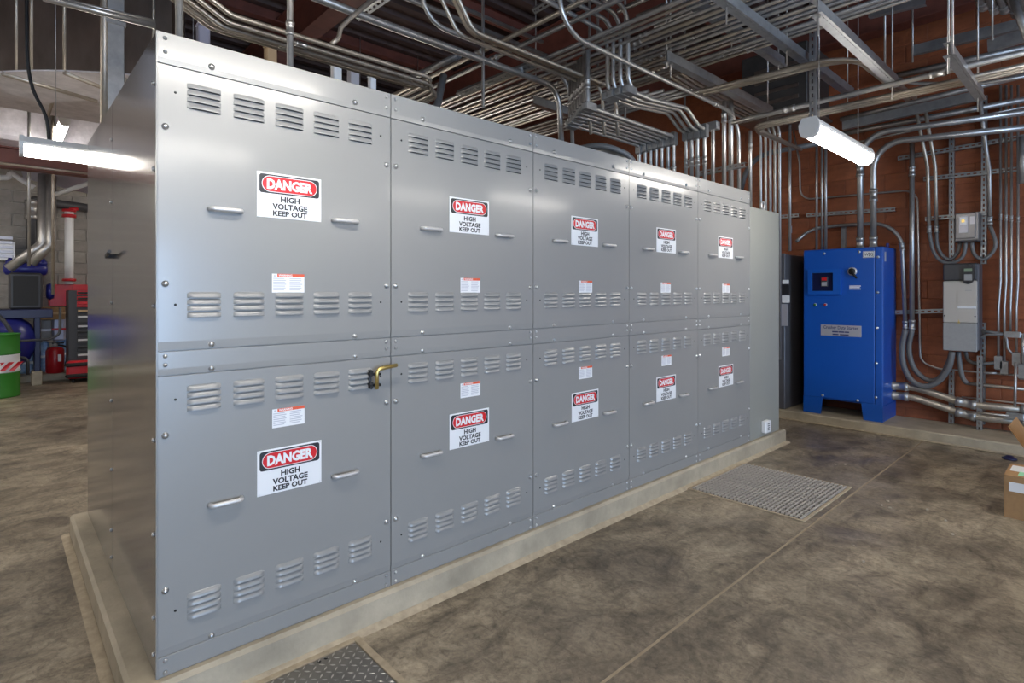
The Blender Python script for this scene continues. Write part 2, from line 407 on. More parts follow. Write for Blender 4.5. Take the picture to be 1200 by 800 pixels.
struct('trim_3', MB().bbox((-12.66, -5.5, 0), (-12.05, 7.0, 0.12), 0.015), 'pad')
def ibeam(p0, p1, h, wd, name, label, group=None):
    p0, p1 = Vector(p0), Vector(p1); a = (p1 - p0).normalized(); s = a.cross(Vector((0, 0, 1))); t = .018; tw = .012
    P = [(-wd / 2, 0), (wd / 2, 0), (wd / 2, t), (tw, t), (tw, h - t), (wd / 2, h - t), (wd / 2, h), (-wd / 2, h), (-wd / 2, h - t), (-tw, h - t), (-tw, t), (-wd / 2, t)]
    mb = MB().prism(P, lambda u, v, q: p0 + a * q + s * u + Vector((0, 0, v)), 0, (p1 - p0).length)
    o = part(name, mb, 'beam', None); o['kind'] = 'structure'; return o
i = 4
for y in (-3.6, -1.1, 2.47, 4.9, 6.9):
    ibeam((-8.4, y, 4.22), (XR - .05, y, 4.22), .40, .2, 'trim_%d' % i, ''); i += 1
for x in (-6.6, -4.9, -3.2, -1.5, 0.2, 2.0, 4.0):
    ibeam((x, YF + .05, 4.58), (x, WY - .05, 4.58), .15, .1, 'trim_%d' % i, ''); i += 1
for (x, z, h) in ((-9.4, 3.02, .26), (-12.2, 3.55, .25), (-8.5, 4.12, .45)):
    ibeam((x, -5.5, z), (x, 7.0, z), h, .18, 'trim_%d' % i, ''); i += 1
# ================================================================== LAMPS
def lamp(p0, p1, label, top=CEIL - .045, cord=None):
    p0, p1 = Vector(p0), Vector(p1); a = (p1 - p0).normalized(); s = a.cross(Vector((0, 0, 1))); L = (p1 - p0).length
    t = thing('strip_light', (p0 + p1) / 2, label, 'light', 'suspended fluorescent strip lights')
    fn = lambda u, v, q: p0 + a * q + s * u + Vector((0, 0, v))
    part('housing', MB().prism([(-.06, .03), (-.065, .045), (-.04, .085), (.04, .085), (.065, .045), (.06, .03)], fn, 0, L), 'lampw', t)
    part('diffuser', MB().prism([(-.058, .03), (-.058, .0), (-.045, -.03), (-.02, -.042), (.02, -.042), (.045, -.03), (.058, .0), (.058, .03)], fn, .015, L - .015), 'diff', t)
    for q in (0, L): part('end_cap', MB().prism([(-.066, .045), (-.064, 0), (-.048, -.035), (-.02, -.048), (.02, -.048), (.048, -.035), (.064, 0), (.066, .045), (.045, .09), (-.045, .09)], fn, q - .012, q + .012), 'lampw', t)
    for q in (.18, L - .18):
        c = p0 + a * q; part('chain', MB().tube([c + Vector((0, 0, .08)), (c.x, c.y, top)], .0035, 6), 'galv', t)
    if cord:
        c = p0 + a * (L * cord)
        part('power_cord', MB().tube(smooth_path([c + Vector((0, 0, .085)), c + Vector((.01, -.02, .25)), c + Vector((.0, -.10, .48)), c + Vector((.02, -.12, .9)), Vector((c.x, c.y - .11, top))]), .011, 8), 'black', t)
lamp((-1.42, 4.04, 2.56), (-1.42, 5.26, 2.56), 'lit strip light hanging in front of the red block wall')
lamp((-1.42, .08, 2.56), (-1.42, 1.33, 2.56), 'strip light hanging before the nearest switchgear bay, just out of frame')
lamp((.30, .3, 2.56), (.30, 1.52, 2.56), 'strip light hanging over the open floor near the camera')
lamp((.30, 4.05, 2.56), (.30, 5.27, 2.56), 'strip light over the open floor by the cardboard boxes')
for x, y in ((2.6, .3), (2.6, 4.05), (5.2, .3), (5.2, 4.05), (2.6, -3.5), (-1.42, -3.5)):
    lamp((x, y, 2.9), (x, y + 1.22, 2.9), 'strip light over the open hall floor, outside the picture')
lamp((-5.05, .125, 2.44), (-5.05, 1.345, 2.44), 'lit strip light hanging beyond the left end of the switchgear', cord=.12)
lamp((-10.1, .71, 3.87), (-11.3, .71, 3.87), 'small distant lit strip light below the foil insulation', cord=.4)
for x, y in ((-6.5, -2.6), (-9.8, -3.0), (-6.5, 3.2), (-10.0, 3.4), (-11.2, 1.9), (-11.2, -3.4), (-8.6, -2.8), (-8.6, -4.8), (-10.4, -5.4), (-6.2, -4.8), (-8.8, 4.6), (-4.9, -3.4)):  # unseen strip lights added to brighten the machine room
    lamp((x, y, 2.95), (x, y + 1.22, 2.95), 'added unseen strip light brightening the machine room, hidden or outside the picture')
# ================================================================== SWITCHGEAR
GX, GY, BW, GZ0, GZ1, GD = -2.25, 0.408, 0.914, 0.13, 2.373, 1.98
pd = solo('equipment_pad', MB().bbox((GX - GD - .06, GY - .083, 0), (GX + .035, 5.70, .13), .014), 'pad', 'raised tan concrete pad under the grey switchgear row', 'pad')
part('mortar_fillet', MB().prism([(0, 0), (.035, 0), (.01, .014), (0, .018)], lambda u, v, t: (GX + .034 + u, t, v), GY - .1, 5.72), 'caulk', pd)
part('mortar_fillet', MB().prism([(0, 0), (.04, 0), (.022, .004), (0, .006)], lambda u, v, t: (t, GY - .082 - u, v), GX - GD - .1, GX + .05), 'caulk', pd)
# shared small meshes (x out of the front, y to the right, z up)
def louver_mesh():
    w_, h_, dp = .112, .0195, .0115; mb = MB(); N = 10; M_ = 4; V = []
    for j in range(M_ + 1):
        v = j / M_
        for i in range(N + 1):
            u = i / N; e = min(u, 1 - u) * w_ / .017; tap = 1 if e >= 1 else math.sqrt(max(0, 1 - (1 - e) ** 2))
            out = dp * math.sin((1 - v) * math.pi / 2) ** 0.8 * (0.12 + .88 * tap) if 0 < i < N else 0
            V.append((out, (u - .5) * w_, (v - .5) * h_ * (0.55 + .45 * tap if j == M_ else 1)))
    Fc = [(j * (N + 1) + i, j * (N + 1) + i + 1, (j + 1) * (N + 1) + i + 1, (j + 1) * (N + 1) + i) for j in range(M_) for i in range(N)]
    mb.add(V, Fc, 0, True)
    B = [(V[i][0], V[i][1], V[i][2]) for i in range(N + 1)] + [(0.0, V[i][1], V[i][2] - .001) for i in range(N + 1)]
    mb.add(B, [(i, N + 1 + i, N + 2 + i, i + 1) for i in range(N)], 1)  # near-black underside paints in the shade of the open slot
    return mb.mesh('louver', ['paint', 'dark'])
LOUV = louver_mesh()
BOLT = MB().lathe([(.0115, 0), (.0115, .003), (.008, .0035), (.008, .007), (.005, .0095), (0, .010)], (0, 0, 0), 'x', 10).mesh('bolt', 'bolt')
RIVET = MB().lathe([(.0075, 0), (.006, .003), (0, .005)], (0, 0, 0), 'x', 8).mesh('rivet', 'bolt')
HOLE = MB().lathe([(.0045, .0006), (0, .0008)], (0, 0, 0), 'x', 8).mesh('hole', 'dark')
HAND = MB().tube(fillet([(0, -.055, 0), (.023, -.048, 0), (.023, .048, 0), (0, .055, 0)], .012, 5), .0092, 9)

HAND = HAND.mesh('handle', ['handle', 'bolt'])
def danger_mesh():
    mb = MB(); W_, H_ = .256, .176
    mb.bbox((0, -W_ / 2, -H_ / 2), (.0022, W_ / 2, H_ / 2), .0008, 0)
    L = lambda d: (lambda u, v: (d, u, v))
    plate(mb, rrect(.238, .074, .010, 5, 0, .044), L(.0026), 1)
    plate(mb, rrect(.220, .063, .0312, 9, 0, .044), L(.0029), 0)
    plate(mb, rrect(.215, .058, .0288, 9, 0, .044), L(.0032), 2)
    text(mb, 'DANGER', .052, L(.0035), 0, 0, .044, .0026, width=.182)
    text(mb, 'HIGH', .030, L(.0028), 1, 0, -.013, .0012, width=.076)
    text(mb, 'VOLTAGE', .030, L(.0028), 1, 0, -.042, .0012, width=.140)
    text(mb, 'KEEP OUT', .028, L(.0028), 1, 0, -.069, .0011, width=.136)
    for a in (-1, 1):
        for b in (-1, 1): plate(mb, rrect(.005, .005, .0024, 2, a * .121, b * .081), L(.0027), 3)
    return mb.mesh('danger_sign', ['sw', 'sb', 'sr', 'bolt'])
DANGER = danger_mesh()
def caution_mesh():
    mb = MB(); W_, H_ = .128, .074; mb.bbox((0, -W_ / 2, -H_ / 2), (.0012, W_ / 2, H_ / 2), .0004, 0)
    L = lambda d: (lambda u, v: (d, u, v))
    R_ = lambda x0, x1, z0, z1: [(x0, z0), (x1, z0), (x1, z1), (x0, z1)]
    plate(mb, R_(-.044, .064, .025, .037), L(.0015), 1)
    plate(mb, [(-.059, .026), (-.049, .026), (-.054, .035)], L(.0015), 2)
    text(mb, 'WARNING', .011, L(.0018), 0, -.012, .031, .0003)
    for k in range(7):
        for (a, b) in ((-.060, -.008), (.004, .058)):
            plate(mb, R_(a, b - random.uniform(0, .012), .017 - k * .0075, .0205 - k * .0075), L(.0015), 2)
    return mb.mesh('warning_label', ['sw', 'orange', 'print'])
CAUT = caution_mesh()
BAYN = ['nearest grey switchgear bay at the left end, brass padlock on its lower door edge', 'second grey switchgear bay from the left', 'middle grey switchgear bay of the row', 'fourth grey switchgear bay from the left', 'fifth grey switchgear bay, beside the blank end section']
VENT = [.091 + .056 + .154 * i for i in range(5)]
for k in range(5):
    y0 = GY + k * BW; y1 = y0 + BW; g = .0022
    t = thing('switchgear_bay', (GX - GD / 2, (y0 + y1) / 2, GZ0), BAYN[k], 'switchgear', 'switchgear bays')
    part('body', MB().box((GX - GD, y0 + .0015 + (.006 if k == 0 else 0), GZ0), (GX - .014, y1 - .0015, GZ1 - .002)), 'paint', t)
    fn = lambda u, v, q: (GX + u, q, v)
    def panel(name, za, zb, ch, inset=.0028):
        return part(name, MB().prism([(-.013, za), (-inset, za), (0, za + ch), (0, zb - .002), (-.002, zb), (-.013, zb)], fn, y0 + g, y1 - g), 'paint', t)
    hd = panel('header_panel', 2.265, GZ1, .020, .002)
    up = panel('upper_door', 1.265, 2.261, .030)
    md = panel('mid_rail', 1.179, 1.261, .022, .002)
    lo = panel('lower_door', .2025, 1.175, .026)
    bs = panel('base_rail', .131, .201, .004, .002)
    sp = lambda me, nm, off, z, par, dx=.0003: put(nm, me, (GX + dx, y0 + off, z), par)
    for off in (.171, .737): sp(BOLT, 'bolt', off, 2.292, hd); sp(BOLT, 'bolt', off, 1.279 , up, -.004); sp(BOLT, 'bolt', off, 1.191, md, -.004); sp(BOLT, 'bolt', off, .212, lo, -.004)
    for off in (.024, .890):
        for z in (2.352, 2.305): sp(RIVET, 'rivet', off, z, hd)
        for z in (1.245, 1.214): sp(RIVET, 'rivet', off, z, md)
        for z in (.186, .146): sp(RIVET, 'rivet', off, z, bs)
        for z in (2.045, 1.498): sp(BOLT, 'bolt', off, z, up)
        for z in (.970, .430): sp(BOLT, 'bolt', off, z, lo)
    for par, zz in ((up, (2.170, 1.424)), (lo, (1.091, .349))):
        for zc in zz:
            for vy in VENT:
                for q in range(4): sp(LOUV, 'louver', vy, zc + (1.5 - q) * .0235, par, 0)
            for off in (.055, .862): sp(HOLE, 'hole', off, zc, par)
    j = lambda: random.uniform(-.006, .006)
    sp(DANGER, 'danger_sign', .456 + j(), 1.850 + j(), up); sp(CAUT, 'warning_label', .455 + j(), 1.504, up)
    sp(DANGER, 'danger_sign', .458 + j(), .770 + j(), lo); sp(CAUT, 'warning_label', .456 + j(), .972, lo)
    for off in (.218, .690):
        sp(HAND, 'handle', off, 1.772, up); sp(HAND, 'handle', off, .692, lo)
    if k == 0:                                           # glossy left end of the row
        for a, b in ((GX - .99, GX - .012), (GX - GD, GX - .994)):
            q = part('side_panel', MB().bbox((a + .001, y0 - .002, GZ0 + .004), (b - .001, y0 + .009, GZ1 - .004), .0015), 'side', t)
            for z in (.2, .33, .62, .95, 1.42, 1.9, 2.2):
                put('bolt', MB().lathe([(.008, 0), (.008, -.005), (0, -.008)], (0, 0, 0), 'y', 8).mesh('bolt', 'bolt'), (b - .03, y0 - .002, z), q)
        q = part('corner_post', MB().bbox((GX - .012, y0 - .003, GZ0), (GX - .0005, y0 + .002, GZ1), .001), 'paint', t)
        sh = MB().tube([(GX - 1.0, y0 - .002, 1.64), (GX - 1.0, y0 - .03, 1.64)], .012, 10)
        sh.tube(fillet([(GX - 1.0, y0 - .025, 1.64), (GX - .86, y0 - .03, 1.655)], .01), .008, 8)
        part('side_latch', sh, 'darkp', t)
    # brass lock on the nearest bay
# brass shut-off lock at the seam between bays one and two
c = onX(440, 442, GX + .03); yb = c.y; zb = c.z
t = thing('brass_lock', (GX, yb, zb - .04), 'brass pipe-shaped lock bar hanging at the seam of the two nearest bays', 'lock')
lk = part('lock_bar', MB().tube(fillet([(GX + .042, yb, zb - .050), (GX + .042, yb, zb + .036), (GX + .046, yb + .045, zb + .042), (GX + .042, yb + .100, zb + .046)], .030), .0088, 10), 'brass', t)
for z in (-.042, -.026, .014, .026): part('clamp_nut', MB().tube([(GX + .016, yb - .020, zb + z), (GX + .034, yb - .020, zb + z)], .0085, 6), 'black', t)
for z in (-.034, .014): part('clamp_screw', MB().tube([(GX + .026, yb - .012, zb + z), (GX + .038, yb + .022, zb + z)], .006, 6), 'black', t)
part('clamp_strap', MB().bbox((GX, yb - .024, zb - .048), (GX + .018, yb - .012, zb + .034), .001), 'darkp', t)
# blank end section
y0, y1 = GY + 5 * BW, 5.61
t = thing('end_section', (GX - 1, (y0 + y1) / 2, GZ0), 'plain unlabelled grey end cabinet closing the switchgear row', 'cabinet')
part('body', MB().box((GX - 1.9, y0 + .003, GZ0), (GX - .006, y1 - .002, 2.238)), 'paint2', t)
part('front_panel', MB().bbox((GX - .006, y0 + .004, GZ0 + .002), (GX, y1, 2.24), .0015), 'paint2', t)
c = onX(894, 238, GX - .03)
eb = MB().tube([(GX - .03, c.y + .035 * math.cos(a), 2.285 + .035 * math.sin(a)) for a in [2 * math.pi * i / 16 for i in range(16)]], .011, 8, closed=True)
eb.tube([(GX - .03, c.y, 2.238), (GX - .03, c.y, 2.252)], .014, 8); part('lifting_eye', eb, 'handle', t)
c = onX(895, 499, GX)
t = thing('outlet_cover', c, 'small white outlet box low on the blank end cabinet', 'outlet')
part('cover', MB().bbox((GX, c.y - .055, c.z - .055), (GX + .045, c.y + .055, c.z + .055), .006), 'sw', t)
for q in range(4): part('slot', MB().box((GX + .044, c.y - .018, c.z - .03 + q * .018), (GX + .0465, c.y + .022, c.z - .022 + q * .018)), 'charcoal', t)
# ================================================================== FLOOR COVERS
def frame(t, x0, x1, y0, y1, w_):
    for a, b in (((x0 - w_, y0 - w_), (x1 + w_, y0)), ((x0 - w_, y1), (x1 + w_, y1 + w_)), ((x0 - w_, y0), (x0, y1)), ((x1, y0), (x1 + w_, y1))):
        part('frame_rail', MB().bbox((a[0], a[1], 0.0), (b[0], b[1], .008), .002), 'caulk', t)
x0, x1, y0, y1 = -2.166, -1.385, 3.815, 4.712
t = thing('floor_grating', ((x0 + x1) / 2, (y0 + y1) / 2, 0), 'galvanised steel bar grating set in the floor near the far bays', 'grating')
frame(t, x0, x1, y0, y1, .022)
part('pit_shade_sheet', MB().box((x0, y0, 0.0), (x1, y1, .001)), 'dark', t)  # near-black sheet at floor level, painted shade in place of pit depth
NB = 27
bar = MB().box((-.006, y0 + .002, .001), (.006, y1 - .002, .012))
for q in range(46): bar.box((-.006, y0 + .01 + q * .0192, .012), (.006, y0 + .019 + q * .0192, .0145))
bar = bar.mesh('bearing_bar', 'grate')
for i in range(NB): put('bearing_bar', bar, (x0 + .012 + i * (x1 - x0 - .024) / (NB - 1), 0, 0), t)
for i in range(19):
    yy = y0 + .03 + i * (y1 - y0 - .06) / 18; part('cross_rod', MB().box((x0 + .004, yy - .003, .004), (x1 - .004, yy + .003, .012)), 'grate', t)
x0, x1, y0, y1 = -2.168, -1.39, .21, 1.106
t = thing('tread_plate_cover', ((x0 + x1) / 2, (y0 + y1) / 2, 0), 'diamond tread plate pit cover in the floor at the bottom edge', 'floor cover')
frame(t, x0, x1, y0, y1, .030)
pl = part('plate', MB().bbox((x0 + .004, y0 + .004, 0), (x1 - .004, y1 - .004, .006), .001), 'tread', t)
lug = MB(); nx = 26; ny = 30; P_ = (x1 - x0) / nx
for i in range(nx):
    for jx in range(ny):
        cx_, cy_ = x0 + (i + .5) * P_, y0 + (jx + .5) * (y1 - y0) / ny; a = math.pi / 4 if (i + jx) % 2 else -math.pi / 4
        dx, dy = math.cos(a) * .0135, math.sin(a) * .0135; ex, ey = -math.sin(a) * .0038, math.cos(a) * .0038
        lug.add([(cx_ - dx, cy_ - dy, .006), (cx_ + ex, cy_ + ey, .006), (cx_ + dx, cy_ + dy, .006), (cx_ - ex, cy_ - ey, .006), (cx_ - dx * .4, cy_ - dy * .4, .0085), (cx_ + dx * .4, cy_ + dy * .4, .0085)],
                [(0, 4, 1), (1, 4, 5, 2), (2, 5, 3), (3, 5, 4, 0)][::-1], 0)
o = part('tread_lugs', lug, 'lug', pl); o['kind'] = 'stuff'
for q in (onZ(382, 771, .0065), onZ(374, 775, .0065)): part('lift_hole', MB().lathe([(.008, 0), (.008, .0004), (0, .0006)], q, 'z', 8), 'dark', t)
# plaster chips
CHIP = ['left chip of the three close together in mid floor', 'farthest chip of the three close together in mid floor', 'right chip of the three close together in mid floor', 'left of two chips on the dark stain near the grating', 'right of two chips on the dark stain near the grating', 'lone chip in front of the grating corner, the farther one', 'lone chip in front of the grating corner, the nearer one', 'chip on the floor right of the three close together', 'chip on the floor, nearest to the cardboard box', 'chip just right of the group of three']
for i, (px, py) in enumerate(((1033, 592), (1040, 587), (1043, 595), (979, 544), (990, 544), (1001, 640), (1011, 658), (1108, 610), (1116, 626), (1086, 597))):
    p = onZ(px, py, 0); mb = MB(); N = 7; r = [random.uniform(.005, .014) for _ in range(N)]
    V = [(p.x + r[k] * math.cos(6.283 * k / N), p.y + r[k] * math.sin(6.283 * k / N), .0005) for k in range(N)]; V += [(p.x + (v[0] - p.x) * .6, p.y + (v[1] - p.y) * .6, .007) for v in V]
    mb.add(V, [tuple(range(N, 2 * N))] + [(k, (k + 1) % N, N + (k + 1) % N, N + k) for k in range(N)])
    solo('plaster_chip', mb, 'chip', 'pale plaster ' + CHIP[i], 'debris', 'plaster chips on the floor')
# ================================================================== RED WALL EQUIPMENT
# blue starter cabinet
X0, X1, Y0, Y1, Z0, Z1 = -2.475, -1.687, 6.85, 7.37, .10, 1.955
t = thing('starter_cabinet', ((X0 + X1) / 2, (Y0 + Y1) / 2, Z0), 'tall bright blue motor starter cabinet against the red block wall', 'cabinet')
part('body', MB().bbox((X0, Y0 + .02, .27), (X1, Y1, Z1), .006), 'blue', t)
dr = part('door', MB().bbox((X0 + .004, Y0, .285), (X1 - .075, Y0 + .024, Z1 - .012), .006), 'blue', t)
part('hinge_stile', MB().bbox((X1 - .068, Y0 + .002, .275), (X1 - .002, Y0 + .022, Z1 - .004), .004), 'blue', t)
for a, b, s_ in ((X0, X0 + .20, 1), (X1 - .20, X1, -1)):
    P = [(a, .10), (b - (.02 if s_ > 0 else 0), .10), (b, .285), (a, .285)] if s_ > 0 else [(a + .02, .10), (b, .10), (b, .285), (a, .285)]
    part('foot', MB().prism(P, lambda u, v, q: (u, q, v), Y0 + .005, Y0 + .03), 'blue', t)
for a in (X0 + .001, X1 - .026): part('foot_side', MB().bbox((a, Y0 + .03, .10), (a + .025, Y1, .27), .003), 'blue', t)
part('lifting_lug', MB().bbox((X1 - .07, Y1 - .12, Z1), (X1 - .045, Y1 - .08, Z1 + .06), .004), 'navy', t)
part('lifting_lug', MB().bbox((X0 + .06, Y1 - .12, Z1), (X0 + .085, Y1 - .08, Z1 + .06), .004), 'navy', t)
part('name_tag', MB().bbox((X1 - .002, Y0 + .07, 1.80), (X1 + .002, Y0 + .12, 1.90), .001), 'plate', t)
Pd = lambda px, py, Y=Y0: onY(px, py, Y)
a, b = Pd(948, 316), Pd(986, 345)
ow = [(a.x, b.z), (b.x, b.z), (b.x, a.z), (a.x, a.z)]; iw = [(a.x + .04, b.z + .04), (b.x - .075, b.z + .04), (b.x - .075, a.z - .04), (a.x + .04, a.z - .04)]
mb = MB().add([(u, q, v) for q in (Y0, Y0 - .035) for u, v in ow + iw], [(8 + k, 8 + (k + 1) % 4, 12 + (k + 1) % 4, 12 + k) for k in range(4)] + [(k, (k + 1) % 4, 8 + (k + 1) % 4, 8 + k) for k in range(4)] + [(4 + (k + 1) % 4, 4 + k, 12 + k, 12 + (k + 1) % 4) for k in range(4)])
pf = part('window_frame', mb, 'blued', dr)
part('window_pane', MB().box((a.x + .03, Y0 - .010, b.z + .03), (b.x - .07, Y0 - .004, a.z - .03)), 'glassd', dr)
cx_, cz_ = Pd(966.5, 330).x, Pd(966.5, 330).z
kp = MB().bbox((cx_ - .032, Y0 - .022, cz_ - .055), (cx_ + .036, Y0 - .009, cz_ + .055), .003); kp.box((cx_ - .024, Y0 - .0235, cz_ + .012), (cx_ + .028, Y0 - .021, cz_ + .046), 1); kp.box((cx_ - .024, Y0 - .0235, cz_ - .046), (cx_ + .028, Y0 - .021, cz_ - .004), 2)
part('keypad', kp, ['darkp', 'sr', 'plate'], dr)
c = Pd(999, 318); sw = MB().lathe([(.046, 0), (.046, -.012), (.036, -.016)], (c.x, Y0, c.z), 'y', 20, 0); sw.lathe([(.035, -.016), (.033, -.03), (0, -.032)], (c.x, Y0, c.z), 'y', 18, 1)
ro = part('rotary_switch', sw, ['handle', 'black'], dr)
e = Pd(1004, 326, Y0 - .04); part('switch_lever', MB().tube([(c.x, Y0 - .04, c.z), (e.x, Y0 - .042, e.z)], [.017, .010], 8), 'black', dr)
for px, m in ((955.5, 'green'), (967.5, 'red')):
    c = Pd(px, 357); bt = MB().lathe([(.017, 0), (.017, -.008), (.013, -.010)], (c.x, Y0, c.z), 'y', 14, 0); bt.lathe([(.013, -.010), (.012, -.022), (0, -.024)], (c.x, Y0, c.z), 'y', 14, 1)
    part('push_button', bt, ['handle', m], dr)
a, b = Pd(962, 380), Pd(1009.5, 395)
np_ = MB().bbox((a.x, Y0 - .004, b.z), (b.x, Y0, a.z), .001); L = lambda u, v: (u, Y0 - .0052, v); cxn = (a.x + b.x) / 2; cz_ = (a.z + b.z) / 2; wn = b.x - a.x
text(np_, 'Crusher Duty Starter', .05, L, 1, cxn, cz_ + .028, .0006, width=wn * .86); 
for zz, segs in ((-.014, ((-.21, -.06), (-.05, .09), (.10, .21))), (-.044, ((-.20, -.05), (-.02, .20)))):
    for u0, u1 in segs: plate(np_, [(cxn + u0 * wn, cz_ + zz - .007), (cxn + u1 * wn, cz_ + zz - .007), (cxn + u1 * wn, cz_ + zz + .007), (cxn + u0 * wn, cz_ + zz + .007)], L, 1)
part('nameplate', np_, ['plate', 'ink'], dr)
c = Pd(1018, 298); lg = MB().bbox((c.x - .054, Y0 - .004, c.z - .034), (c.x + .054, Y0, c.z + .034), .001); L = lambda u, v: (u, Y0 - .0052, v)
plate(lg, rrect(.100, .060, .004, 2, c.x, c.z), lambda u, v: (u, Y0 - .0046, v), 1); plate(lg, rrect(.092, .052, .003, 2, c.x, c.z), lambda u, v: (u, Y0 - .0050, v), 0)
text(lg, 'WEG', .05, lambda u, v: (u, Y0 - .0056, v), 1, c.x, c.z, .0012, width=.082); part('maker_badge', lg, ['sw', 'sb'], dr)
c = Pd(1002, 337)
for q in range(3): part('decal_line', MB().box((c.x - .055, Y0 - .0012, c.z + .013 - q * .016), (c.x + .055 - .01 * (q % 2), Y0, c.z + .023 - q * .016)), 'sw', dr)
for px, py in ((966, 297), (1007, 295), (1029, 301), (1028.5, 342.5), (1028, 384), (1027, 425.5), (964, 463), (1005, 469), (1026.5, 465.5)):
    c = Pd(px, py, Y0); part('door_screw', MB().lathe([(.015, 0), (.013, -.006), (0, -.010)], (c.x, Y0, c.z), 'y', 10), 'bolt', dr)
# charcoal panel left of it
t = thing('charcoal_panel', (-2.95, 7.1, .1), 'tall narrow charcoal panel behind the end of the switchgear', 'cabinet')
part('body', MB().bbox((-3.35, 6.80, .10), (-2.66, 7.38, 1.92), .008), 'charcoal', t)
part('cover_lip', MB().bbox((-3.36, 6.79, 1.60), (-2.655, 6.81, 1.93), .004), 'charcoal', t)
for (pa, pb, m) in (((917, 328), (924, 332.5), 'sw'), ((917, 333), (924.5, 345), 'sb'), ((916.5, 346), (925, 354.5), 'sw'), ((913.5, 356), (923, 382), 'plate')):
    a, b = onY(*pa, 6.788), onY(*pb, 6.788); part('sticker', MB().box((a.x, 6.784, b.z), (b.x, 6.801, a.z)), m, t)
a, b = onY(934, 264, 6.99), onY(939, 272, 6.99); part('sticker', MB().box((-2.664, 6.95, b.z), (-2.656, 7.0, a.z)), 'plate', t)
# breaker box
a, b = onY(1118.5, 250, 7.14), onY(1143.5, 281, 7.14)
t = thing('breaker_enclosure', ((a.x + b.x) / 2, 7.25, b.z), 'small silver breaker box on the strut frame above the beige drive', 'breaker box')
part('body', MB().bbox((a.x, 7.15, b.z), (b.x + .02, 7.335, a.z), .006), 'steelbox', t)
part('cover', MB().bbox((a.x + .005, 7.135, b.z + .02), (b.x, 7.152, a.z - .006), .008), 'steelbox', t)
cx_, cz_ = (a.x + b.x) / 2 - .01, (a.z + b.z) / 2 + .02; h_ = a.z - b.z
br = MB().bbox((cx_ - .038, 7.128, cz_ - h_ * .30), (cx_ + .034, 7.137, cz_ + h_ * .30), .002); br.box((cx_ - .028, 7.125, cz_ + .0), (cx_ + .024, 7.13, cz_ + h_ * .26), 1); br.box((cx_ - .014, 7.112, cz_ + .02), (cx_ + .010, 7.13, cz_ + .05), 2)
part('breaker', br, ['plate', 'sw', 'brass'], t); part('label', MB().box((cx_ + .05, 7.131, cz_ + .0), (cx_ + .085, 7.136, cz_ + .075)), 'plate', t)
part('bottom_edge', MB().bbox((a.x - .002, 7.14, b.z - .012), (b.x + .012, 7.30, b.z), .002), 'darkp', t)
# drive
a, b = onY(1105, 309, 7.10), onY(1145, 412.5, 7.10); zs, zm = onY(1105, 329, 7.10).z, onY(1105, 377.5, 7.10).z
t = thing('motor_drive', ((a.x + b.x) / 2, 7.2, b.z), 'tall beige and grey variable speed drive on the red wall', 'motor drive')
part('body', MB().bbox((a.x + .005, 7.12, b.z + .01), (b.x + .012, 7.335, a.z - .005), .01), 'charcoal', t)
part('upper_cover', MB().bbox((a.x, 7.095, zs), (b.x, 7.14, a.z), .012), 'darkp', t)
part('mid_cover', MB().bbox((a.x, 7.095, zm), (b.x, 7.13, zs - .002), .008), 'beige', t)
part('lower_cover', MB().bbox((a.x, 7.095, b.z), (b.x, 7.13, zm - .002), .006), 'greyp', t)
wv = b.x - a.x
kp = part('keypad', MB().prism(rrect(wv * .34, (a.z - zs) * 1.12, .05, 6, a.x + wv * .75, zs + (a.z - zs) * .36), lambda u, v, q: (u, q, v), 7.098, 7.078), 'sb', t)
part('display', MB().box((a.x + wv * .64, 7.0745, zs + (a.z - zs) * .50), (a.x + wv * .87, 7.08, zs + (a.z - zs) * .68)), 'lcd', kp)
part('key_block', MB().bbox((a.x + wv * .64, 7.0735, zs + .0), (a.x + wv * .87, 7.08, zs + (a.z - zs) * .36), .004), 'greyp', kp)
c = a.x + wv * .44; hm = (zs - zm)
part('access_hatch', MB().prism([(c, zm + hm * .36), (b.x - .004, zm + hm * .36), (b.x - .004, zs - hm * .14), (c + .03, zs - hm * .14), (c, zs - hm * .26)], lambda u, v, q: (u, q, v), 7.096, 7.090), 'beige', t)
part('hatch_lip', MB().bbox((c, 7.084, zm + hm * .34), (b.x - .006, 7.096, zm + hm * .40), .002), 'sw', t)
part('badge', MB().box((c + .06, 7.0885, zs - hm * .24), (b.x - .04, 7.0905, zs - hm * .225)), 'greyp', t)
for xx in (a.x + .015, b.x - .015): part('cover_screw', MB().lathe([(.007, 0), (0, -.003)], (xx, 7.095, zm + hm * .16), 'y', 8), 'black', t)
tri = MB(); plate(tri, [(a.x + wv * .44, zm - .004), (a.x + wv * .52, zm - .004), (a.x + wv * .48, zm + .035)], lambda u, v: (u, 7.0935, v), 0); part('warning_mark', tri, 'brass', t)
# struts on the red wall
S_ = lambda a, b, Y, lab, nrm=(0, -1, 0), **k: strut(onY(*a, Y), onY(*b, Y), nrm, lab, 'strut channels on the red wall', **k)
S_((1115, 160), (1115, 309), 7.34, 'upright slotted strut left of the silver breaker box')
S_((1153.5, 112), (1152.5, 309), 7.34, 'upright slotted strut right of the silver breaker box')
S_((1152, 378), (1150.5, 497), 7.345, 'upright dark strut behind the lower right of the beige drive')
S_((1115, 432), (1114.5, 496), 7.31, 'short floor strut below the beige drive, behind the looped hoses', slots=True)
S_((1148, 417), (1147.5, 505), 7.20, 'bright floor strut clamping the two big low pipes')
S_((1082, 209.5), (1210, 196), 7.30, 'upper level slotted strut crossing between the two upright struts')
S_((1084, 256.5), (1156, 249.5), 7.30, 'lower level slotted strut meeting the breaker box')
S_((1049, 366), (1108, 364), 7.30, 'slotted strut between the blue cabinet and the beige drive')
S_((1052, 185.5), (1210, 158), 7.30, 'long slotted strut high on the wall below the big pipes')
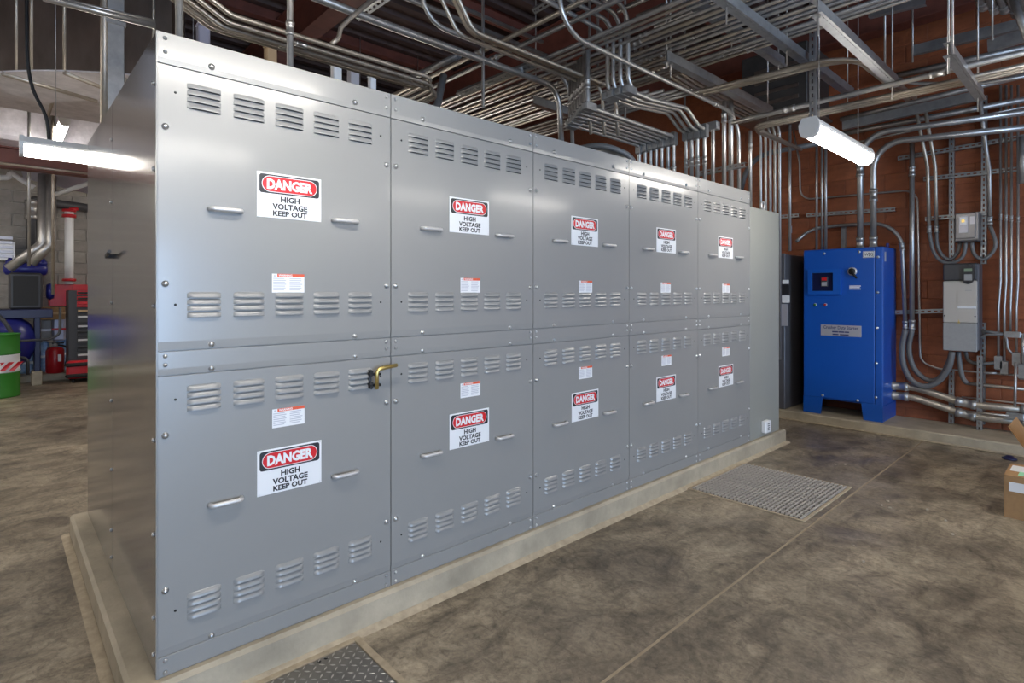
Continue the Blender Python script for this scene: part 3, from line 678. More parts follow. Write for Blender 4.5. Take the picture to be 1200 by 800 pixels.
S_((912, 254), (936, 252), 7.30, 'short dark strut above the charcoal panel')
S_((945, 252), (1049, 245), 7.30, 'dark strut with clamps above the blue cabinet')
S_((988, 262), (988, 290), 7.33, 'short upright strut stub just above the blue cabinet', slots=False)
S_((987, 147), (1152, 110), 6.9, 'wide double strut under the ceiling pipes, in front of the red wall', slots=False, w=.09, d=.05)
# pipes on the red wall
def wp(pts, r, lab, Y=7.26, **k): return conduit([onY(x, y, Y if len(q) < 3 else q[2]) for q in pts for x, y in [q[:2]]], r, lab, 'pipes on the red wall', **k)
for i, x_ in enumerate((957, 963.3, 967.7)): wp([(x_, 135), (x_, 295)], .013 if i < 2 else .016, '%s slim conduit into the blue cabinet top, counted from its left corner' % ORD[i], Y=7.1, m='galv2')
wp([(1008, 294), (1008, 158), (1210, 130)], .032, 'large pipe from the blue cabinet top bending right, the left one of two', Y=7.08, m='galv2', couple=(.08, .9), R=.26)
wp([(1023.5, 293), (1023.5, 168), (1210, 148.5)], .032, 'large pipe from the blue cabinet top bending right, the right one of two', Y=7.08, m='galv2', couple=(.08, .6), R=.26)
wp([(985, 157), (1210, 115)], .030, 'large pipe running level under the wide strut on the red wall', Y=7.2)
wp([(1040, 91), (1210, 54)], .034, 'large dull pipe high along the red wall, above the three bright conduits', Y=7.2)
wp([(1068.7, 168), (1068.7, 386)], .024, 'straight upright pipe right of the blue cabinet, ending in a hose', m='galv2', couple=(.3, -.05))
wp([(933, 283, 7.1), (950, 268), (985, 264), (1056, 260), (1061, 386)], .020, 'dark pipe arching over the blue cabinet from the charcoal panel', R=.3, couple=(-.05, -.9))
wp([(929, 150), (937, 190), (938, 234), (1075, 222), (1078.5, 424), (1100, 432), (1210, 441)], .0105, 'thin conduit wandering over the wall behind the blue cabinet', Y=7.33, m='galv2', R=.14)
wp([(1072, 122, 7.0), (1087, 195), (1089, 272)], .017, 'left of two conduits dropping to hoses beside the breaker box', m='tan', R=.3, couple=(-.03,))
wp([(1083, 122, 7.0), (1096, 195), (1097.4, 272)], .017, 'right of two conduits dropping to hoses beside the breaker box', m='tan', R=.3, couple=(-.03,))
wp([(1146, 95, 7.0), (1156, 178), (1159.5, 200), (1160, 262)], .018, 'conduit dropping right of the breaker box', R=.3, couple=(-.03,))
def hose(pts, r, lab, Y=7.2, m='flex', **k): return conduit([onY(x, y, Y) for x, y in pts], r, lab, 'grey flexible hoses on the red wall', m=m, name='flexible_hose', cat='hose', soft=True, **k)
hose([(1089, 272), (1093, 292), (1100, 303.5), (1110, 308), (1120, 306.5), (1129, 299), (1132, 284)], .017, 'outer grey hose looping left below the breaker box')
hose([(1097.4, 272), (1098.5, 288), (1104, 299), (1113, 304), (1121.5, 297), (1125.5, 284)], .017, 'inner grey hose looping left below the breaker box', Y=7.24)
hose([(1139, 284), (1140.5, 295), (1146, 302), (1155, 303), (1164, 294), (1166.5, 283), (1160, 264)], .017, 'grey hose looping right below the breaker box')
hose([(1061, 386), (1057, 408), (1059.5, 430), (1069, 446), (1083, 452.5), (1099, 447), (1111.5, 431), (1116, 412)], .028, 'thick outer grey hose looping up into the beige drive', Y=7.14)
hose([(1068.7, 386), (1065, 408), (1069.5, 428), (1080, 441), (1093, 446), (1104, 440), (1112, 424), (1116, 412)], .026, 'thick inner grey hose looping up into the beige drive', Y=7.21)
hose([(1123, 412), (1125, 428), (1128, 442), (1133, 449)], .022, 'short grey hose from the drive to the low level conduit', Y=7.22)
hose([(1131, 412), (1136, 423), (1150, 426), (1168, 425)], .017, 'dark hose from the drive bottom to the conduit bodies', Y=7.28)
wp([(1132, 449), (1210, 457)], .017, 'level conduit fed by the short grey hose, low on the wall', m='tan')
wp([(1127, 465), (1210, 474)], .009, 'thin level conduit just above the two big low pipes', Y=7.3, m='tan')
wp([(1132, 482), (1182, 487)], .011, 'short thin conduit lying in front of the two big low pipes', Y=7.12, m='tan')
wp([(1049, 452), (1072, 453.5), (1104, 464), (1130, 472), (1150, 475), (1215, 481)], .037, 'upper of two big low pipes leaving the blue cabinet', Y=7.22, m='tan', couple=(.04, .62, 1.12), R=.5)
wp([(1049, 463.5), (1069, 465), (1106, 477), (1130, 485), (1152, 489.5), (1215, 496)], .037, 'lower of two big low pipes leaving the blue cabinet', Y=7.22, m='tan', couple=(.04, .62, 1.12), R=.5)
wp([(1146, 387), (1176, 391)], .014, 'dark short conduit right of the drive cover', m='flex')
wp([(1146, 398), (1154, 392), (1176, 391.5)], .011, 'thin dark cable curving right of the drive cover', m='flex', Y=7.24)
wp([(1150, 437), (1168, 437)], .011, 'stub conduit into the lower conduit body, right of the floor strut')
for i, (x_, x2, yb_) in enumerate(((1172.5, 1170, 418), (1179, 1177, 424), (1185.3, 1184, 388), (1193, 1191, 414))):
    o = wp([(x_, 100), (x_, 330), (x2, 360), (x2, yb_)], .0105, '%s from the left of four slim upright conduits at the right edge' % ORD[i], Y=7.3, m='galv2', couple=(1.3,), R=.3)
    if i != 2: lb_body(onY(x2, yb_ + 4, 7.29), .020, (0, 0, -1), o)
o = wp([(1172, 391.5), (1212, 392)], .013, 'level conduit with a long body joining the slim uprights', Y=7.25, m='galv2'); lb_body(onY(1183, 391.7, 7.25), .019, (1, 0, 0), o)
wp([(1177, 392), (1180, 398), (1180.5, 408), (1187, 415)], .011, 'small curved conduit between the slim upright conduits', Y=7.28, R=.08)
o = wp([(1190.5, 424), (1189, 487)], .012, 'upright conduit dropping to the big low pipes at the right edge', Y=7.2, m='galv2'); lb_body(onY(1186, 487, 7.15), .020, (1, 0, 0), o)
o = wp([(1199, 392), (1199, 428)], .014, 'upright conduit cut by the right edge of the picture', Y=7.24); lb_body(onY(1199, 432, 7.24), .022, (0, 0, -1), o)
wp([(1198.5, 160), (1198.5, 215)], .03, 'thick pipe stub at the right edge, high on the wall', Y=7.2)
wp([(868, 224), (874, 200), (888, 184), (905, 178), (960, 168)], .030, 'dark thick hose curving up behind the end of the switchgear', Y=7.0, m='flex', R=.5)
# ================================================================== OVERHEAD CONDUIT
ZR = 3.30
RG = 'conduits of the big overhead rack'
ys = [3.16 + .0757 * i for i in range(15)]
for i, y in enumerate(ys):
    xe = 0.75 - (.12 * (i % 4)); m = ('galv', 'tan', 'galv', 'galv2', 'tan')[i % 5]
    cp = (2.2 + .35 * (i % 5), 5.1 - .2 * (i % 3)) if i % 2 == 0 else (3.3 + .15 * (i % 4),)
    conduit([(-6.2 + .05 * i, y, ZR + .006 * (i % 3)), (xe, y, ZR + .006 * (i % 3))], (.0130 if i % 4 else .0165), '%s conduit of the overhead rack, counted from the camera side' % ORD[i], RG, m=m, couple=cp)
for i in range(5):
    conduit([(-6.0, 4.36 + .085 * i, ZR), (-2.9 + .1 * i, 4.36 + .085 * i, ZR)], .016, '%s conduit of the short rear rack behind the big rack' % ORD[i], 'rear rack conduits', m='galv2')
for i, y in enumerate((2.86, 3.02)):
    conduit([(-6.0, y, 3.40), (1.0, y, 3.40)], .019, '%s of the pair of conduits running in front of the big rack' % ('outer', 'inner')[i], 'front pair', m=('tan', 'galv')[i], couple=(2.5,))
for i, (y, z) in enumerate(((3.3, 3.62), (3.5, 3.62), (3.75, 3.66), (4.0, 3.66), (4.35, 3.6), (4.5, 3.6))):
    conduit([(-2.6, y, z), (1.2, y, z)], .02, '%s conduit of the upper tier above the big rack, from the camera side' % ORD[i], 'upper tier', m='galv', couple=(1.2,))
def rod(x, y, z0, z1, lab, parent): part('threaded_rod', MB().tube([(x, y, z0), (x, y, z1)], .006, 6), 'galv2', parent)
def trapeze(X, ya, yb_, z, lab, d=.08, w=.041, rods=(0.04, .96), slots=False, nrm=(0, 0, -1), lower=.1):
    o = solo('trapeze_hanger', (lambda mb: mb)(strut_mb((X, ya, z), (X, yb_, z), (1, 0, 0), d, w, False)), 'strut', lab, 'strut', 'trapeze hangers')
    md = o.modifiers.new('thick', 'SOLIDIFY'); md.thickness = .004; md.offset = 0
    part('lower_channel', strut_mb((X - .002, ya, z - d * .5 - .002), (X - .002, yb_, z - d * .5 - .002), (0, 0, -1), .044, .01, True), 'strut', o)
    for q in rods: rod(X - .02, ya + (yb_ - ya) * q, z - d / 2 - lower, CEIL - .07, '', o)
trapeze(-3.62, 3.60, 4.85, 3.225, 'trapeze hanger above the third bay, under the tan rack conduits', rods=(.04, .9), lower=.03)
trapeze(-2.26, 3.64, 5.5, 3.215, 'long double trapeze hanger above the far switchgear bays')
trapeze(-1.9, 3.05, 4.85, 3.395, 'trapeze hanger clamped over the middle of the big rack', rods=(.5, .96))
trapeze(-1.57, 2.95, 5.5, 3.21, 'trapeze hanger crossing diagonally above the strip light', rods=(.1, .45, .96))
trapeze(-1.12, 3.31, 4.94, 3.04, 'double trapeze hanger right of the strip light')
trapeze(-.69, 4.24, 5.42, 2.945, 'short trapeze hanger carrying the three bright conduits at right', rods=(.04, .93))
# strut running in the rack direction
strut(onZ(536, 112, 3.27), onZ(640, 70, 3.27), (0, -.6, -.8), 'slotted strut with lit slots above the second bay', 'struts overhead', w=.05)
strut(onZ(418, 22, 3.42), onZ(456, -4, 3.42), (0, -.6, -.8), 'slotted strut crossing the bright pipe above the nearest bay', 'struts overhead')
strut(onZ(625, 14, 3.75), onZ(655, -3, 3.75), (0, -.6, -.8), 'slotted strut stub near the top edge, at the middle', 'struts overhead')
strut(onY(815, 204, 4.93), onY(873, 192.5, 4.93), (0, -1, 0), 'slotted strut bracing the conduits that drop into the far bays', 'struts overhead', m='galv')
strut(onY(1068, 59, 6.5), onY(1210, 24, 6.5), (0, -1, 0), 'long plain strut high at the upper right', 'struts overhead', slots=False, w=.09, d=.05)
strut(onY(1157, 53, 5.9), onY(1215, 37, 5.9), (0, -1, 0), 'plain strut cut by the right edge, high up', 'struts overhead', slots=False, w=.09, d=.05)
strut(onY(1018, 14, 5.2), onY(1085, -2, 5.2), (0, -1, 0), 'plain strut at the top edge right of centre', 'struts overhead', slots=False, w=.08, d=.05)
strut(onZ(952, 0, 3.6), (onZ(952, 0, 3.6).x, onZ(952, 0, 3.6).y, 2.62), (0, -1, 0), 'slotted upright strut dropping towards the strip light', 'struts overhead')
for i, (px, y0_, y1_, Y) in enumerate(((1037, -5, 78, 5.4), (1116, -5, 62, 4.3), (1146, 8, 88, 6.4), (1163, -5, 47, 5.88), (1069.5, 28, 73, 6.45), (781, -5, 80, 3.66))):
    solo('threaded_rod', MB().tube([onY(px, y1_, Y), (onY(px, y1_, Y).x, Y, CEIL - .04)], .008, 7), 'galv2', ['hanger rod right of the upright slotted strut', 'hanger rod over the short trapeze at right', 'thin hanger rod right of the short trapeze', 'hanger rod of the plain strut at the right edge', 'hanger rod at the left tip of the long plain strut', 'hanger rod above the long double trapeze'][i], 'rod', 'hanger rods')
# conduits dropping into the far bays, lower group (boxes at the elbows)
px = (749, 756, 762.5, 769, 775.5, 783, 789.5); py = (170.5, 168.5, 166.5, 165, 163, 161.5, 160)
for i in range(7):
    X = -3.05 + .055 * i; p = onX(px[i], py[i], X); ysn = 3.46 - .03 * i
    o = conduit([(X, ysn, ZR - .01), (X, ysn, p.z), (X, p.y, p.z), (X, p.y, GZ1 - .01)], .0175, '%s from the left of the lower conduits dropping into the fourth bay' % ORD[i], 'lower drop conduits', m='galv', R=.05, couple=(.25, -.2))
    lb_body((X, ysn, p.z), .019, (0, 1, 0), o); lb_body((X, p.y, p.z), .018, (0, 0, -1), o)
# upper group: risers, offsets, drops
px = (804, 810.7, 817.5, 825.8); py = (155, 153.5, 152, 150.5); rx = (712, 718.5, 727, 736); ry = (113, 110.5, 108, 105.5); ty = (47, 36, 27, 18)
for i in range(4):
    X = -2.62 + .06 * i; b = onX(rx[i], ry[i], X); d = onX(px[i], py[i], X); tp = onX(rx[i], ty[i], X); tz = tp.z + .05
    yo = d.y - .22; zo = d.z + .10
    o = conduit([(X, .6, tz + .25), (X, b.y - 1.1 + .1 * i, tz + .02), (X, b.y, tz), (X, b.y, b.z), (X, b.y + .3, b.z - .0), (X, d.y - .30, (b.z + zo) / 2 + .03), (X, d.y - .10, d.z), (X, d.y, d.z), (X, d.y, GZ1 - .01)], .0165,
                '%s from the left of four conduits that step down into the fifth bay' % ORD[i], 'stepped conduits', m='galv2', R=.13, couple=(-.25,))
    lb_body((X, b.y, b.z), .019, (0, 1, 0), o); lb_body((X, d.y, d.z), .018, (0, 0, -1), o)
p = onX(866, 150, -2.4)
conduit([(-2.4, 2.60, 4.6), (-2.4, 2.62, 3.125), (-2.4, p.y, 3.115), (-2.4, p.y, GZ1 - .01)], .0165, 'long bright conduit slanting across the view into the fifth bay', 'stepped conduits', m='galv2', R=.24, couple=(3.4,))
for i, (x_, y_, r) in enumerate(((835.6, 148, .017), (848.6, 134, .020), (856.6, 133, .022), (879.4, 168, .016))):
    X = (-2.45, -2.45, -2.42, -2.34)[i]; p = onX(x_, y_, X)
    o = conduit([(X, p.y, GZ1 - .01 if i < 3 else 2.25), (X, p.y, p.z), (X - (.25 if i < 1 else 0), p.y, p.z + (.0 if i < 1 else .12))], r, ['single conduit with an elbow box beside the stepped conduits', 'left of two thick uprights entering the fifth bay', 'right of two thick uprights entering the fifth bay', 'upright conduit at the corner of the blank end cabinet'][i], 'upright conduits on the far bays', m='galv2', couple=(-.15,), R=.05)
    if i < 1: lb_body((X, p.y, p.z), .024, (-1, 0, 0), o)
# five bends behind the end of the row, then level towards the camera
for i, x_ in enumerate((891.6, 897.4, 902.8, 908.2, 913.8)):
    p = onY(x_, 160, 6.6); zt = 3.42
    conduit([(p.x, 6.6, .7), (p.x, 6.6, zt), (p.x, 4.9, zt + .01), (p.x + .02, 3.9, zt + .05)], .0165, '%s from the left of five bent conduits rising behind the end cabinet' % ORD[i], 'five bent conduits', m='tan' if i % 2 else 'galv2', R=.20)
p = onY(925.6, 150, 6.62); conduit([(p.x, 6.62, 1.94), (p.x, 6.62, 3.45)], .0165, 'lone upright conduit right of the five bent conduits', 'five bent conduits', m='galv2')
# level pipes at the right
RP = 'level conduits at the upper right'
conduit([(-2.35, 4.84, 2.985), (-1.9, 4.82, 2.985), (.6, 4.76, 2.985)], .021, 'bright level conduit above the strip light, upper of the right hand bundle', RP, m='galv2', couple=(.5, 1.5))
for i in range(3):
    conduit([(-2.3, 6.3, 2.99), (-2.28 - .02 * i, 5.06 + .055 * i, 2.985), (.6, 5.04 + .055 * i, 2.985)], .0175, '%s of three bright conduits bundled above the strip light' % ('nearest', 'middle', 'farthest')[i], RP, m='tan', R=.15)
for i in range(2):
    conduit([(-2.3, 4.18 + .07 * i, 3.09), (-1.25 + .05 * i, 4.30 + .07 * i, 3.10), (-1.2 + .05 * i, 5.6, 3.08)], .019, '%s conduit turning under the double trapeze hanger' % ('outer', 'inner')[i], RP, m='tan', R=.3)
conduit([onY(1030, 85, 6.2), onY(1070, 98, 6.2), onY(1150, 98, 6.2), onY(1210, 88, 6.2)], .016, 'slack conduit sagging behind the bright bundle', RP, R=.4)
conduit([onY(985, 140, 6.9), onY(1215, 85, 6.9)], .026, 'dull level pipe behind the three bright conduits', RP)
conduit([onY(990, 170, 7.1), onY(1215, 122, 7.1)], .012, 'thin rod-like conduit between the large level pipes', RP)
for i in range(5):
    a = onZ(1146 + 13 * i, -6 + 2 * i, 3.9); conduit([(a.x, a.y - .5, 3.9), (a.x, a.y + .28 + .05 * (i % 2), 3.9)], .03, '%s from the left of the pipe ends in the upper right corner' % ORD[i], 'corner pipes', couple=(-.05,))
conduit([onY(1186, -5, 5.6), onY(1204, 44, 5.6)], .026, 'slanting thick pipe in the upper right corner', 'corner pipes')
# dark ventilation unit behind the rack
a, b = onY(884, 62, 6.3), onY(950, 128, 6.3)
t = thing('ventilation_unit', ((a.x + b.x) / 2, 6.5, b.z), 'dark box-shaped ventilation unit behind the conduits at upper right', 'ventilation')
part('casing', MB().bbox((a.x - .1, 6.2, b.z), (b.x, 6.85, 4.1), .01), 'ductd', t)
part('bottom_flange', MB().bbox((a.x - .12, 6.17, b.z - .03), (b.x + .03, 6.87, b.z), .006), 'duct', t)
for q in range(4): part('louvre_blade', MB().bbox((a.x + .05, 6.185, b.z + .12 + q * .12), (b.x - .08, 6.2, b.z + .16 + q * .12), .003), 'duct', t)
# conduits over the nearest bays
kn = ((271.5, 18), (267, 26), (260.5, 31), (248.5, 29.5), (247, 33)); DX = (-2.79, -2.86, -2.93, -3.0, -3.08)
for i in range(5):
    p = onX(*kn[i], DX[i]); e_ = 1.95 + .06 * i
    conduit([(DX[i], p.y - 1.2, p.z + .62), (DX[i], p.y, p.z), (DX[i], e_, p.z), (DX[i] - 1.1, e_ + .02, p.z)], .0125, '%s of five slim conduits bending over the nearest bay, from the front' % ORD[i], 'slim conduits over the nearest bay', m='tan', R=.10, couple=(1.7,) if i % 2 else ())
conduit([(-3.25, .2, 3.262), (-3.31, 1.83, 3.25), (-3.31, 3.60, 3.25), (-3.31, 3.64, 2.72)], .026, 'bright thick pipe running away above the nearest bays', 'bright pipes above the near bays', m='galv2', R=.18)
conduit([(-3.2, 2.25, 4.6), (-3.2, 2.09, 3.31), (-3.2, 3.62, 3.31), (-3.2, 3.66, 2.72)], .0175, 'conduit dropping from the roof in a loop beside the thick bright pipe', 'bright pipes above the near bays', m='galv2', R=.2)
for i, (x_, y_, X) in enumerate(((537, 40, -2.9), (550, 38.5, -2.84), (555, 37, -2.78))):
    p = onX(x_, y_, X); conduit([(X, p.y - 1.6, p.z + 1.1), (X, p.y - .55, p.z + .75), (X, p.y, p.z), (X, 3.50 + .1 * i, p.z), (X, 3.54 + .1 * i, 2.75)], .0135, '%s of three conduits slanting down from the roof above the second bay' % ('left', 'middle', 'right')[i], 'slanting conduits', m='tan', R=.12)
p = onX(388, 55, -3.0); conduit([onX(388, 52, -2.86), onX(397, 45, -2.86), onX(399, 33, -2.86), onX(412, 20, -2.86), onX(440, -3, -2.86)], .013, 'small kinked conduit above the nearest bay', 'slim conduits over the nearest bay', m='tan', R=.05)
for i, (x_, y0_) in enumerate(((210, 42), (340, 80))):
    p = onX(x_, y0_, -2.55); conduit([(-2.55, p.y, GZ1 - .01), (-2.55, p.y, 4.6)], .0145, '%s upright conduit rising from the roof of the nearest bay' % ('left', 'right')[i], 'uprights on the nearest bay', m='galv', couple=(.3,) if i else ())
p = onX(425, 24, -2.95)
for i, (x_, z_) in enumerate(((-3.5, 3.6), (-3.8, 3.9))): conduit([(x_, .2, z_), (x_, 3.9, z_)], .019, '%s level conduit high under the roof above the second bay' % ('lower', 'upper')[i], 'high level conduits', m='galv')
# brace and elbows beyond the second bay
conduit([onX(520, 88, -3.75), Vector((-3.75, onX(500, 122, -3.75).y - .05, GZ1 - .01))], .03, 'slanted dark brace strut behind the second bay', 'braces', m='strut', name='brace', cat='strut')
conduit([onY(480, 92, 3.0), onY(538, 65, 3.0)], .03, 'dark rising brace meeting the bright pipe above the second bay', 'braces', m='strut', name='brace', cat='strut')
p = onX(730, 166, -2.7); conduit([(-4.2, 3.55, 2.70), (-2.95, 3.75, 2.72), (-2.80, 4.02, 2.62), (-2.80, 4.04, GZ1 - .01)], .024, 'grey hose arching down into the third bay roof', 'arching hoses', m='flex', R=.25)
conduit([(-4.2, 3.63, 2.68), (-2.98, 3.83, 2.70), (-2.86, 4.08, 2.60), (-2.86, 4.10, GZ1 - .01)], .018, 'bright conduit arching down beside the grey hose', 'arching hoses', m='galv2', R=.25)
for i, (x_, y_) in enumerate(((565, 108), (802, 118), (700, 70), (690, 132), (732, 138))):
    p = onX(x_, y_, -3.3); solo('drop_bracket', strut_mb((p.x, p.y, p.z - .12), (p.x, p.y, 4.6), (0, -1, 0), .018, .016, False), 'galv2', ['thin hanger bracket above the second bay', 'hanger bracket above the fourth bay, behind the stepped conduits', 'hanger bracket left of the four risers', 'hanger bracket under the elbow boxes above the third bay', 'hanger bracket between the lower drop conduits'][i], 'bracket', 'hanger brackets')
# odds and ends on top of the switchgear
for i, (x_, y_, m, s_) in enumerate(((394, 82, 'sw', .032), (414, 88, 'plate', .036), (436, 95, 'sw', .026), (317, 62, 'cardin', .034), (238, 38, 'hood', .034))):
    p = onX(x_, y_, -3.9); mb = MB().bbox((p.x - s_, p.y - s_, GZ1 - .003), (p.x + s_, p.y + s_, p.z + s_), .008)
    t_ = thing('junction_box', (p.x, p.y, GZ1 - .003), ['white box on top of the nearest bay, leftmost of the white ones', 'pale grey box on top of the nearest bay', 'small white box on top of the nearest bay, near its right seam', 'tan box on top of the nearest bay beside the upright conduit', 'lilac box on top of the nearest bay near the left corner'][i], 'box', 'boxes on the bay roof')
    part('case', mb, m, t_); part('lid', MB().bbox((p.x - s_ - .004, p.y - s_ - .004, p.z + s_), (p.x + s_ + .004, p.y + s_ + .004, p.z + s_ + .01), .003), m, t_)
# ================================================================== CARTONS AT RIGHT
def carton(x0, y0, x1, y1, h_, label, z=0.0, flaps=True, stickers=()):
    t = thing('cardboard_box', ((x0 + x1) / 2, (y0 + y1) / 2, z), label, 'box', 'cardboard boxes at the right edge'); th = .006
    for a, b in (((x0, y0), (x1, y0 + th)), ((x0, y1 - th), (x1, y1)), ((x0, y0 + th), (x0 + th, y1 - th)), ((x1 - th, y0 + th), (x1, y1 - th))): part('side', MB().box((a[0], a[1], z), (b[0], b[1], z + h_)), 'card', t)
    part('bottom', MB().box((x0 + th, y0 + th, z), (x1 - th, y1 - th, z + th)), 'card', t)
    if not flaps: part('top', MB().box((x0, y0, z + h_), (x1, y1, z + h_ + th)), 'card', t)
    else:
        w_ = (y1 - y0) * .45
        part('flap', MB().prism([(0, 0), (0, th), (-.10, w_ * .9), (-.106, w_ * .9 - th)], lambda u, v, q: (x0 + u, q, z + h_ + v), y0, y1), 'card', t)
        part('flap', MB().prism([(0, 0), (th, 0), (th + .05, w_), (.05, w_)], lambda u, v, q: (q, y1 - th + u, z + h_ + v), x0, x1), 'card', t)
        part('flap', MB().prism([(0, 0), (th, 0), (th - .10, w_), (-.10, w_)], lambda u, v, q: (q, y0 + u, z + h_ + v), x0, x1), 'card', t)
    for a, b, m in stickers: part('sticker', MB().box(a, b), m, t)
    return t
carton(-.515, 4.86, .10, 5.22, .27, 'closed brown cardboard box with a white label, standing on the floor', flaps=False, stickers=(((-.49, 4.857, .175), (-.41, 4.861, .235), 'sw'), ((-.45, 4.90, .276), (-.33, 5.0, .2775), 'mint'), ((-.50, 5.0, .276), (-.36, 5.16, .2775), 'sw')))
carton(-.44, 5.36, .16, 5.80, .33, 'open brown cardboard box with raised flaps behind the closed one')
t = solo('crumpled_cloth', MB().lathe([(0, .03), (.02, .034), (.04, .018), (.055, .012), (.05, 0)][::-1], (onZ(1183, 538, 0).x, onZ(1183, 538, 0).y, 0), 'z', 9), 'navyd', 'dark blue rag on the floor beside the open box', 'cloth')
# ================================================================== MACHINE ROOM AT LEFT
LX = -11.65
Lp = lambda px, py, X=LX: onX(px, py, X)
# compressor
t = thing('air_compressor', Lp(20, 440), 'large blue air compressor with black cooler and tank, left edge', 'compressor')
a, b = Lp(10, 319), Lp(50, 362); part('cooler', MB().bbox((LX - .5, a.y, b.z), (LX, b.y, a.z), .03), 'darkp', t)
gr = MB()
part('cooler_face', MB().bbox((LX, a.y + .05, b.z + .06), (LX + .015, b.y - .05, a.z - .05), .004), 'black', t)
mh = MB(); c = Lp(31, 313); mh.lathe([(.06, -.27), (.10, -.24), (.10, .24), (.06, .27)], (LX - .25, c.y, c.z - .02), 'y', 18)
part('pump_head', mh, 'navy', t)
for q in (-.19, -.06, .08, .21): part('cylinder_cap', MB().lathe([(.05, 0), (.06, .02), (.05, .06), (.03, .075), (.025, .10), (0, .105)], (LX - .22, c.y + q, c.z + .05), 'z', 14), 'navy', t)
for q in (-.45, .42): part('side_shroud', MB().lathe([(0, -.05), (.11, -.05), (.14, 0), (.11, .05), (0, .05)], (LX - .25, c.y + q - .12, b.z + .28), 'y', 16), 'navy', t)
a2, b2 = Lp(-12, 363), Lp(62, 372); part('frame_beam', MB().bbox((LX - .5, a2.y, b2.z), (LX + .05, b2.y, a2.z), .01), 'navyd', t)
a3, b3 = Lp(40, 372), Lp(47.5, 430); part('frame_leg', MB().bbox((LX - .3, a3.y, .22), (LX, b3.y, a3.z), .01), 'navyd', t)
part('leg_foot', MB().bbox((LX - .32, a3.y - .03, .0), (LX + .03, b3.y + .02, .22), .01), 'pad', t)
c = Lp(15, 401); R_ = .40; yt = Lp(44, 400).y
part('tank', MB().lathe([(0, 0), (.16, -.025), (.29, -.09), (.37, -.19), (R_, -.32), (R_, -1.15), (.29, -1.38), (0, -1.46)], (LX - .15, yt, c.z), 'y', 28), 'navy', t)
ho = MB().tube(smooth_path([(LX + .28, Lp(-6, 400).y + .0, c.z + .46)] + [(LX + .32, Lp(x_, y_).y, Lp(x_, y_).z) for x_, y_ in ((5, 376), (14, 392), (15.5, 415), (10, 430), (-3, 436))]), .03, 9)
part('band', ho, 'darkp', t)
part('air_line', MB().tube(fillet([(LX + .34, Lp(16, 398).y, Lp(16, 398).z), (LX + .34, Lp(55, 396).y, Lp(55, 396).z), (LX + .34, Lp(68, 391).y, Lp(68, 391).z), (LX + .34, Lp(68.5, 360).y, Lp(68.5, 360).z)], .12), .018, 8), 'darkp', t)
part('drain_pipe', MB().tube(fillet([(LX + .2, Lp(16, 425).y, .48), (LX + .2, Lp(32, 425).y, .46), (LX + .2, Lp(32, 433).y, .2)], .08), .022, 8), 'darkp', t)
# green and white drum
p = onX(-6, 400, -10.75); p.z = 0
t = thing('steel_drum', p, 'green drum with a white band at the left edge, partly out of frame', 'drum')
zt, z1, z2 = onX(8, 393, -10.5).z, onX(8, 416, -10.5).z, onX(8, 437, -10.5).z
for nm, za, zb_, m in (('lower_shell', .0, z2, 'green'), ('white_band', z2, z1, 'sw'), ('upper_shell', z1, zt, 'green')):
    part(nm, MB().lathe([(.27, za), (.28, za + .012), (.27, za + .03), (.27, zb_ - .01), (.27, zb_)], p, 'z', 28), m, t)
part('lid', MB().lathe([(.28, zt), (.28, zt + .015), (.25, zt + .015), (.25, zt + .005), (0, zt + .005)], p, 'z', 28), 'green', t)
for q in range(3): part('red_stripe', MB().prism([(0, 0), (.06, 0), (.16, .12), (.10, .12)], lambda u, v, s_: (p.x + .27 + s_ - 4 * (u - .1 + .1 * q - .12) ** 2 * .35, p.y + u + .1 * q - .06, z2 + .03 + v), 0.0, .012), 'red', t)
# fire extinguisher
p = Lp(64.5, 438); p.z = .12; p.x = -12.2; p = onX(64.5, 436, -12.16); p.z = .12
t = thing('fire_extinguisher', p, 'red fire extinguisher on the kerb beside the tool chest', 'extinguisher')
hE = onX(64.5, 406, -12.2).z - .12
part('cylinder', MB().lathe([(.11, 0), (.125, .02), (.125, hE - .06), (.10, hE - .015), (.04, hE)], p, 'z', 20), 'red', t)
part('valve', MB().lathe([(.035, hE), (.035, hE + .05), (.02, hE + .06), (0, hE + .06)], p, 'z', 12), 'handle', t)
part('lever', MB().bbox((p.x - .02, p.y - .04, p.z + hE + .05), (p.x + .02, p.y + .12, p.z + hE + .07), .004), 'black', t)
part('hose', MB().tube(smooth_path([(p.x + .02, p.y + .04, p.z + hE + .03), (p.x + .04, p.y + .15, p.z + hE - .02), (p.x + .05, p.y + .15, p.z + hE * .5), (p.x + .05, p.y + .13, p.z + .1)]), .014, 8), 'black', t)
part('label', MB().box((p.x + .118, p.y + .03, p.z + hE * .45), (p.x + .127, p.y + .075, p.z + hE * .72)), 'sw', t)
# tool chest
a, b = onX(80, 340, -11.6), onX(116, 443, -11.6)
t = thing('tool_chest', (-11.9, (a.y + b.y) / 2, 0), 'tall black tool chest with red drawer fronts, partly behind the switchgear', 'tool chest')
part('carcass', MB().bbox((-12.04, a.y, .06), (-11.6, b.y, a.z), .01), 'darkp', t)
yd0 = onX(90, 400, -11.6).y; zlist = [340, 346.5, 352.5, 361, 368, 379, 386, 395, 404, 412.5, 421]
for q in range(10):
    zt_, zb_ = onX(95, zlist[q] + .6, -11.6).z, onX(95, zlist[q + 1] - 1.2, -11.6).z
    d_ = part('drawer', MB().bbox((-11.605, yd0, zb_), (-11.575, b.y - .02, zt_), .005), 'red' if q in (0, 1, 2) else 'darkp', t)
    part('pull', MB().bbox((-11.578, yd0 + .01, zt_ - .05), (-11.55, b.y - .03, zt_ - .02), .004), ('black', 'black', 'red', 'cardin', 'handle', 'handle', 'black', 'handle', 'black', 'handle')[q], d_)
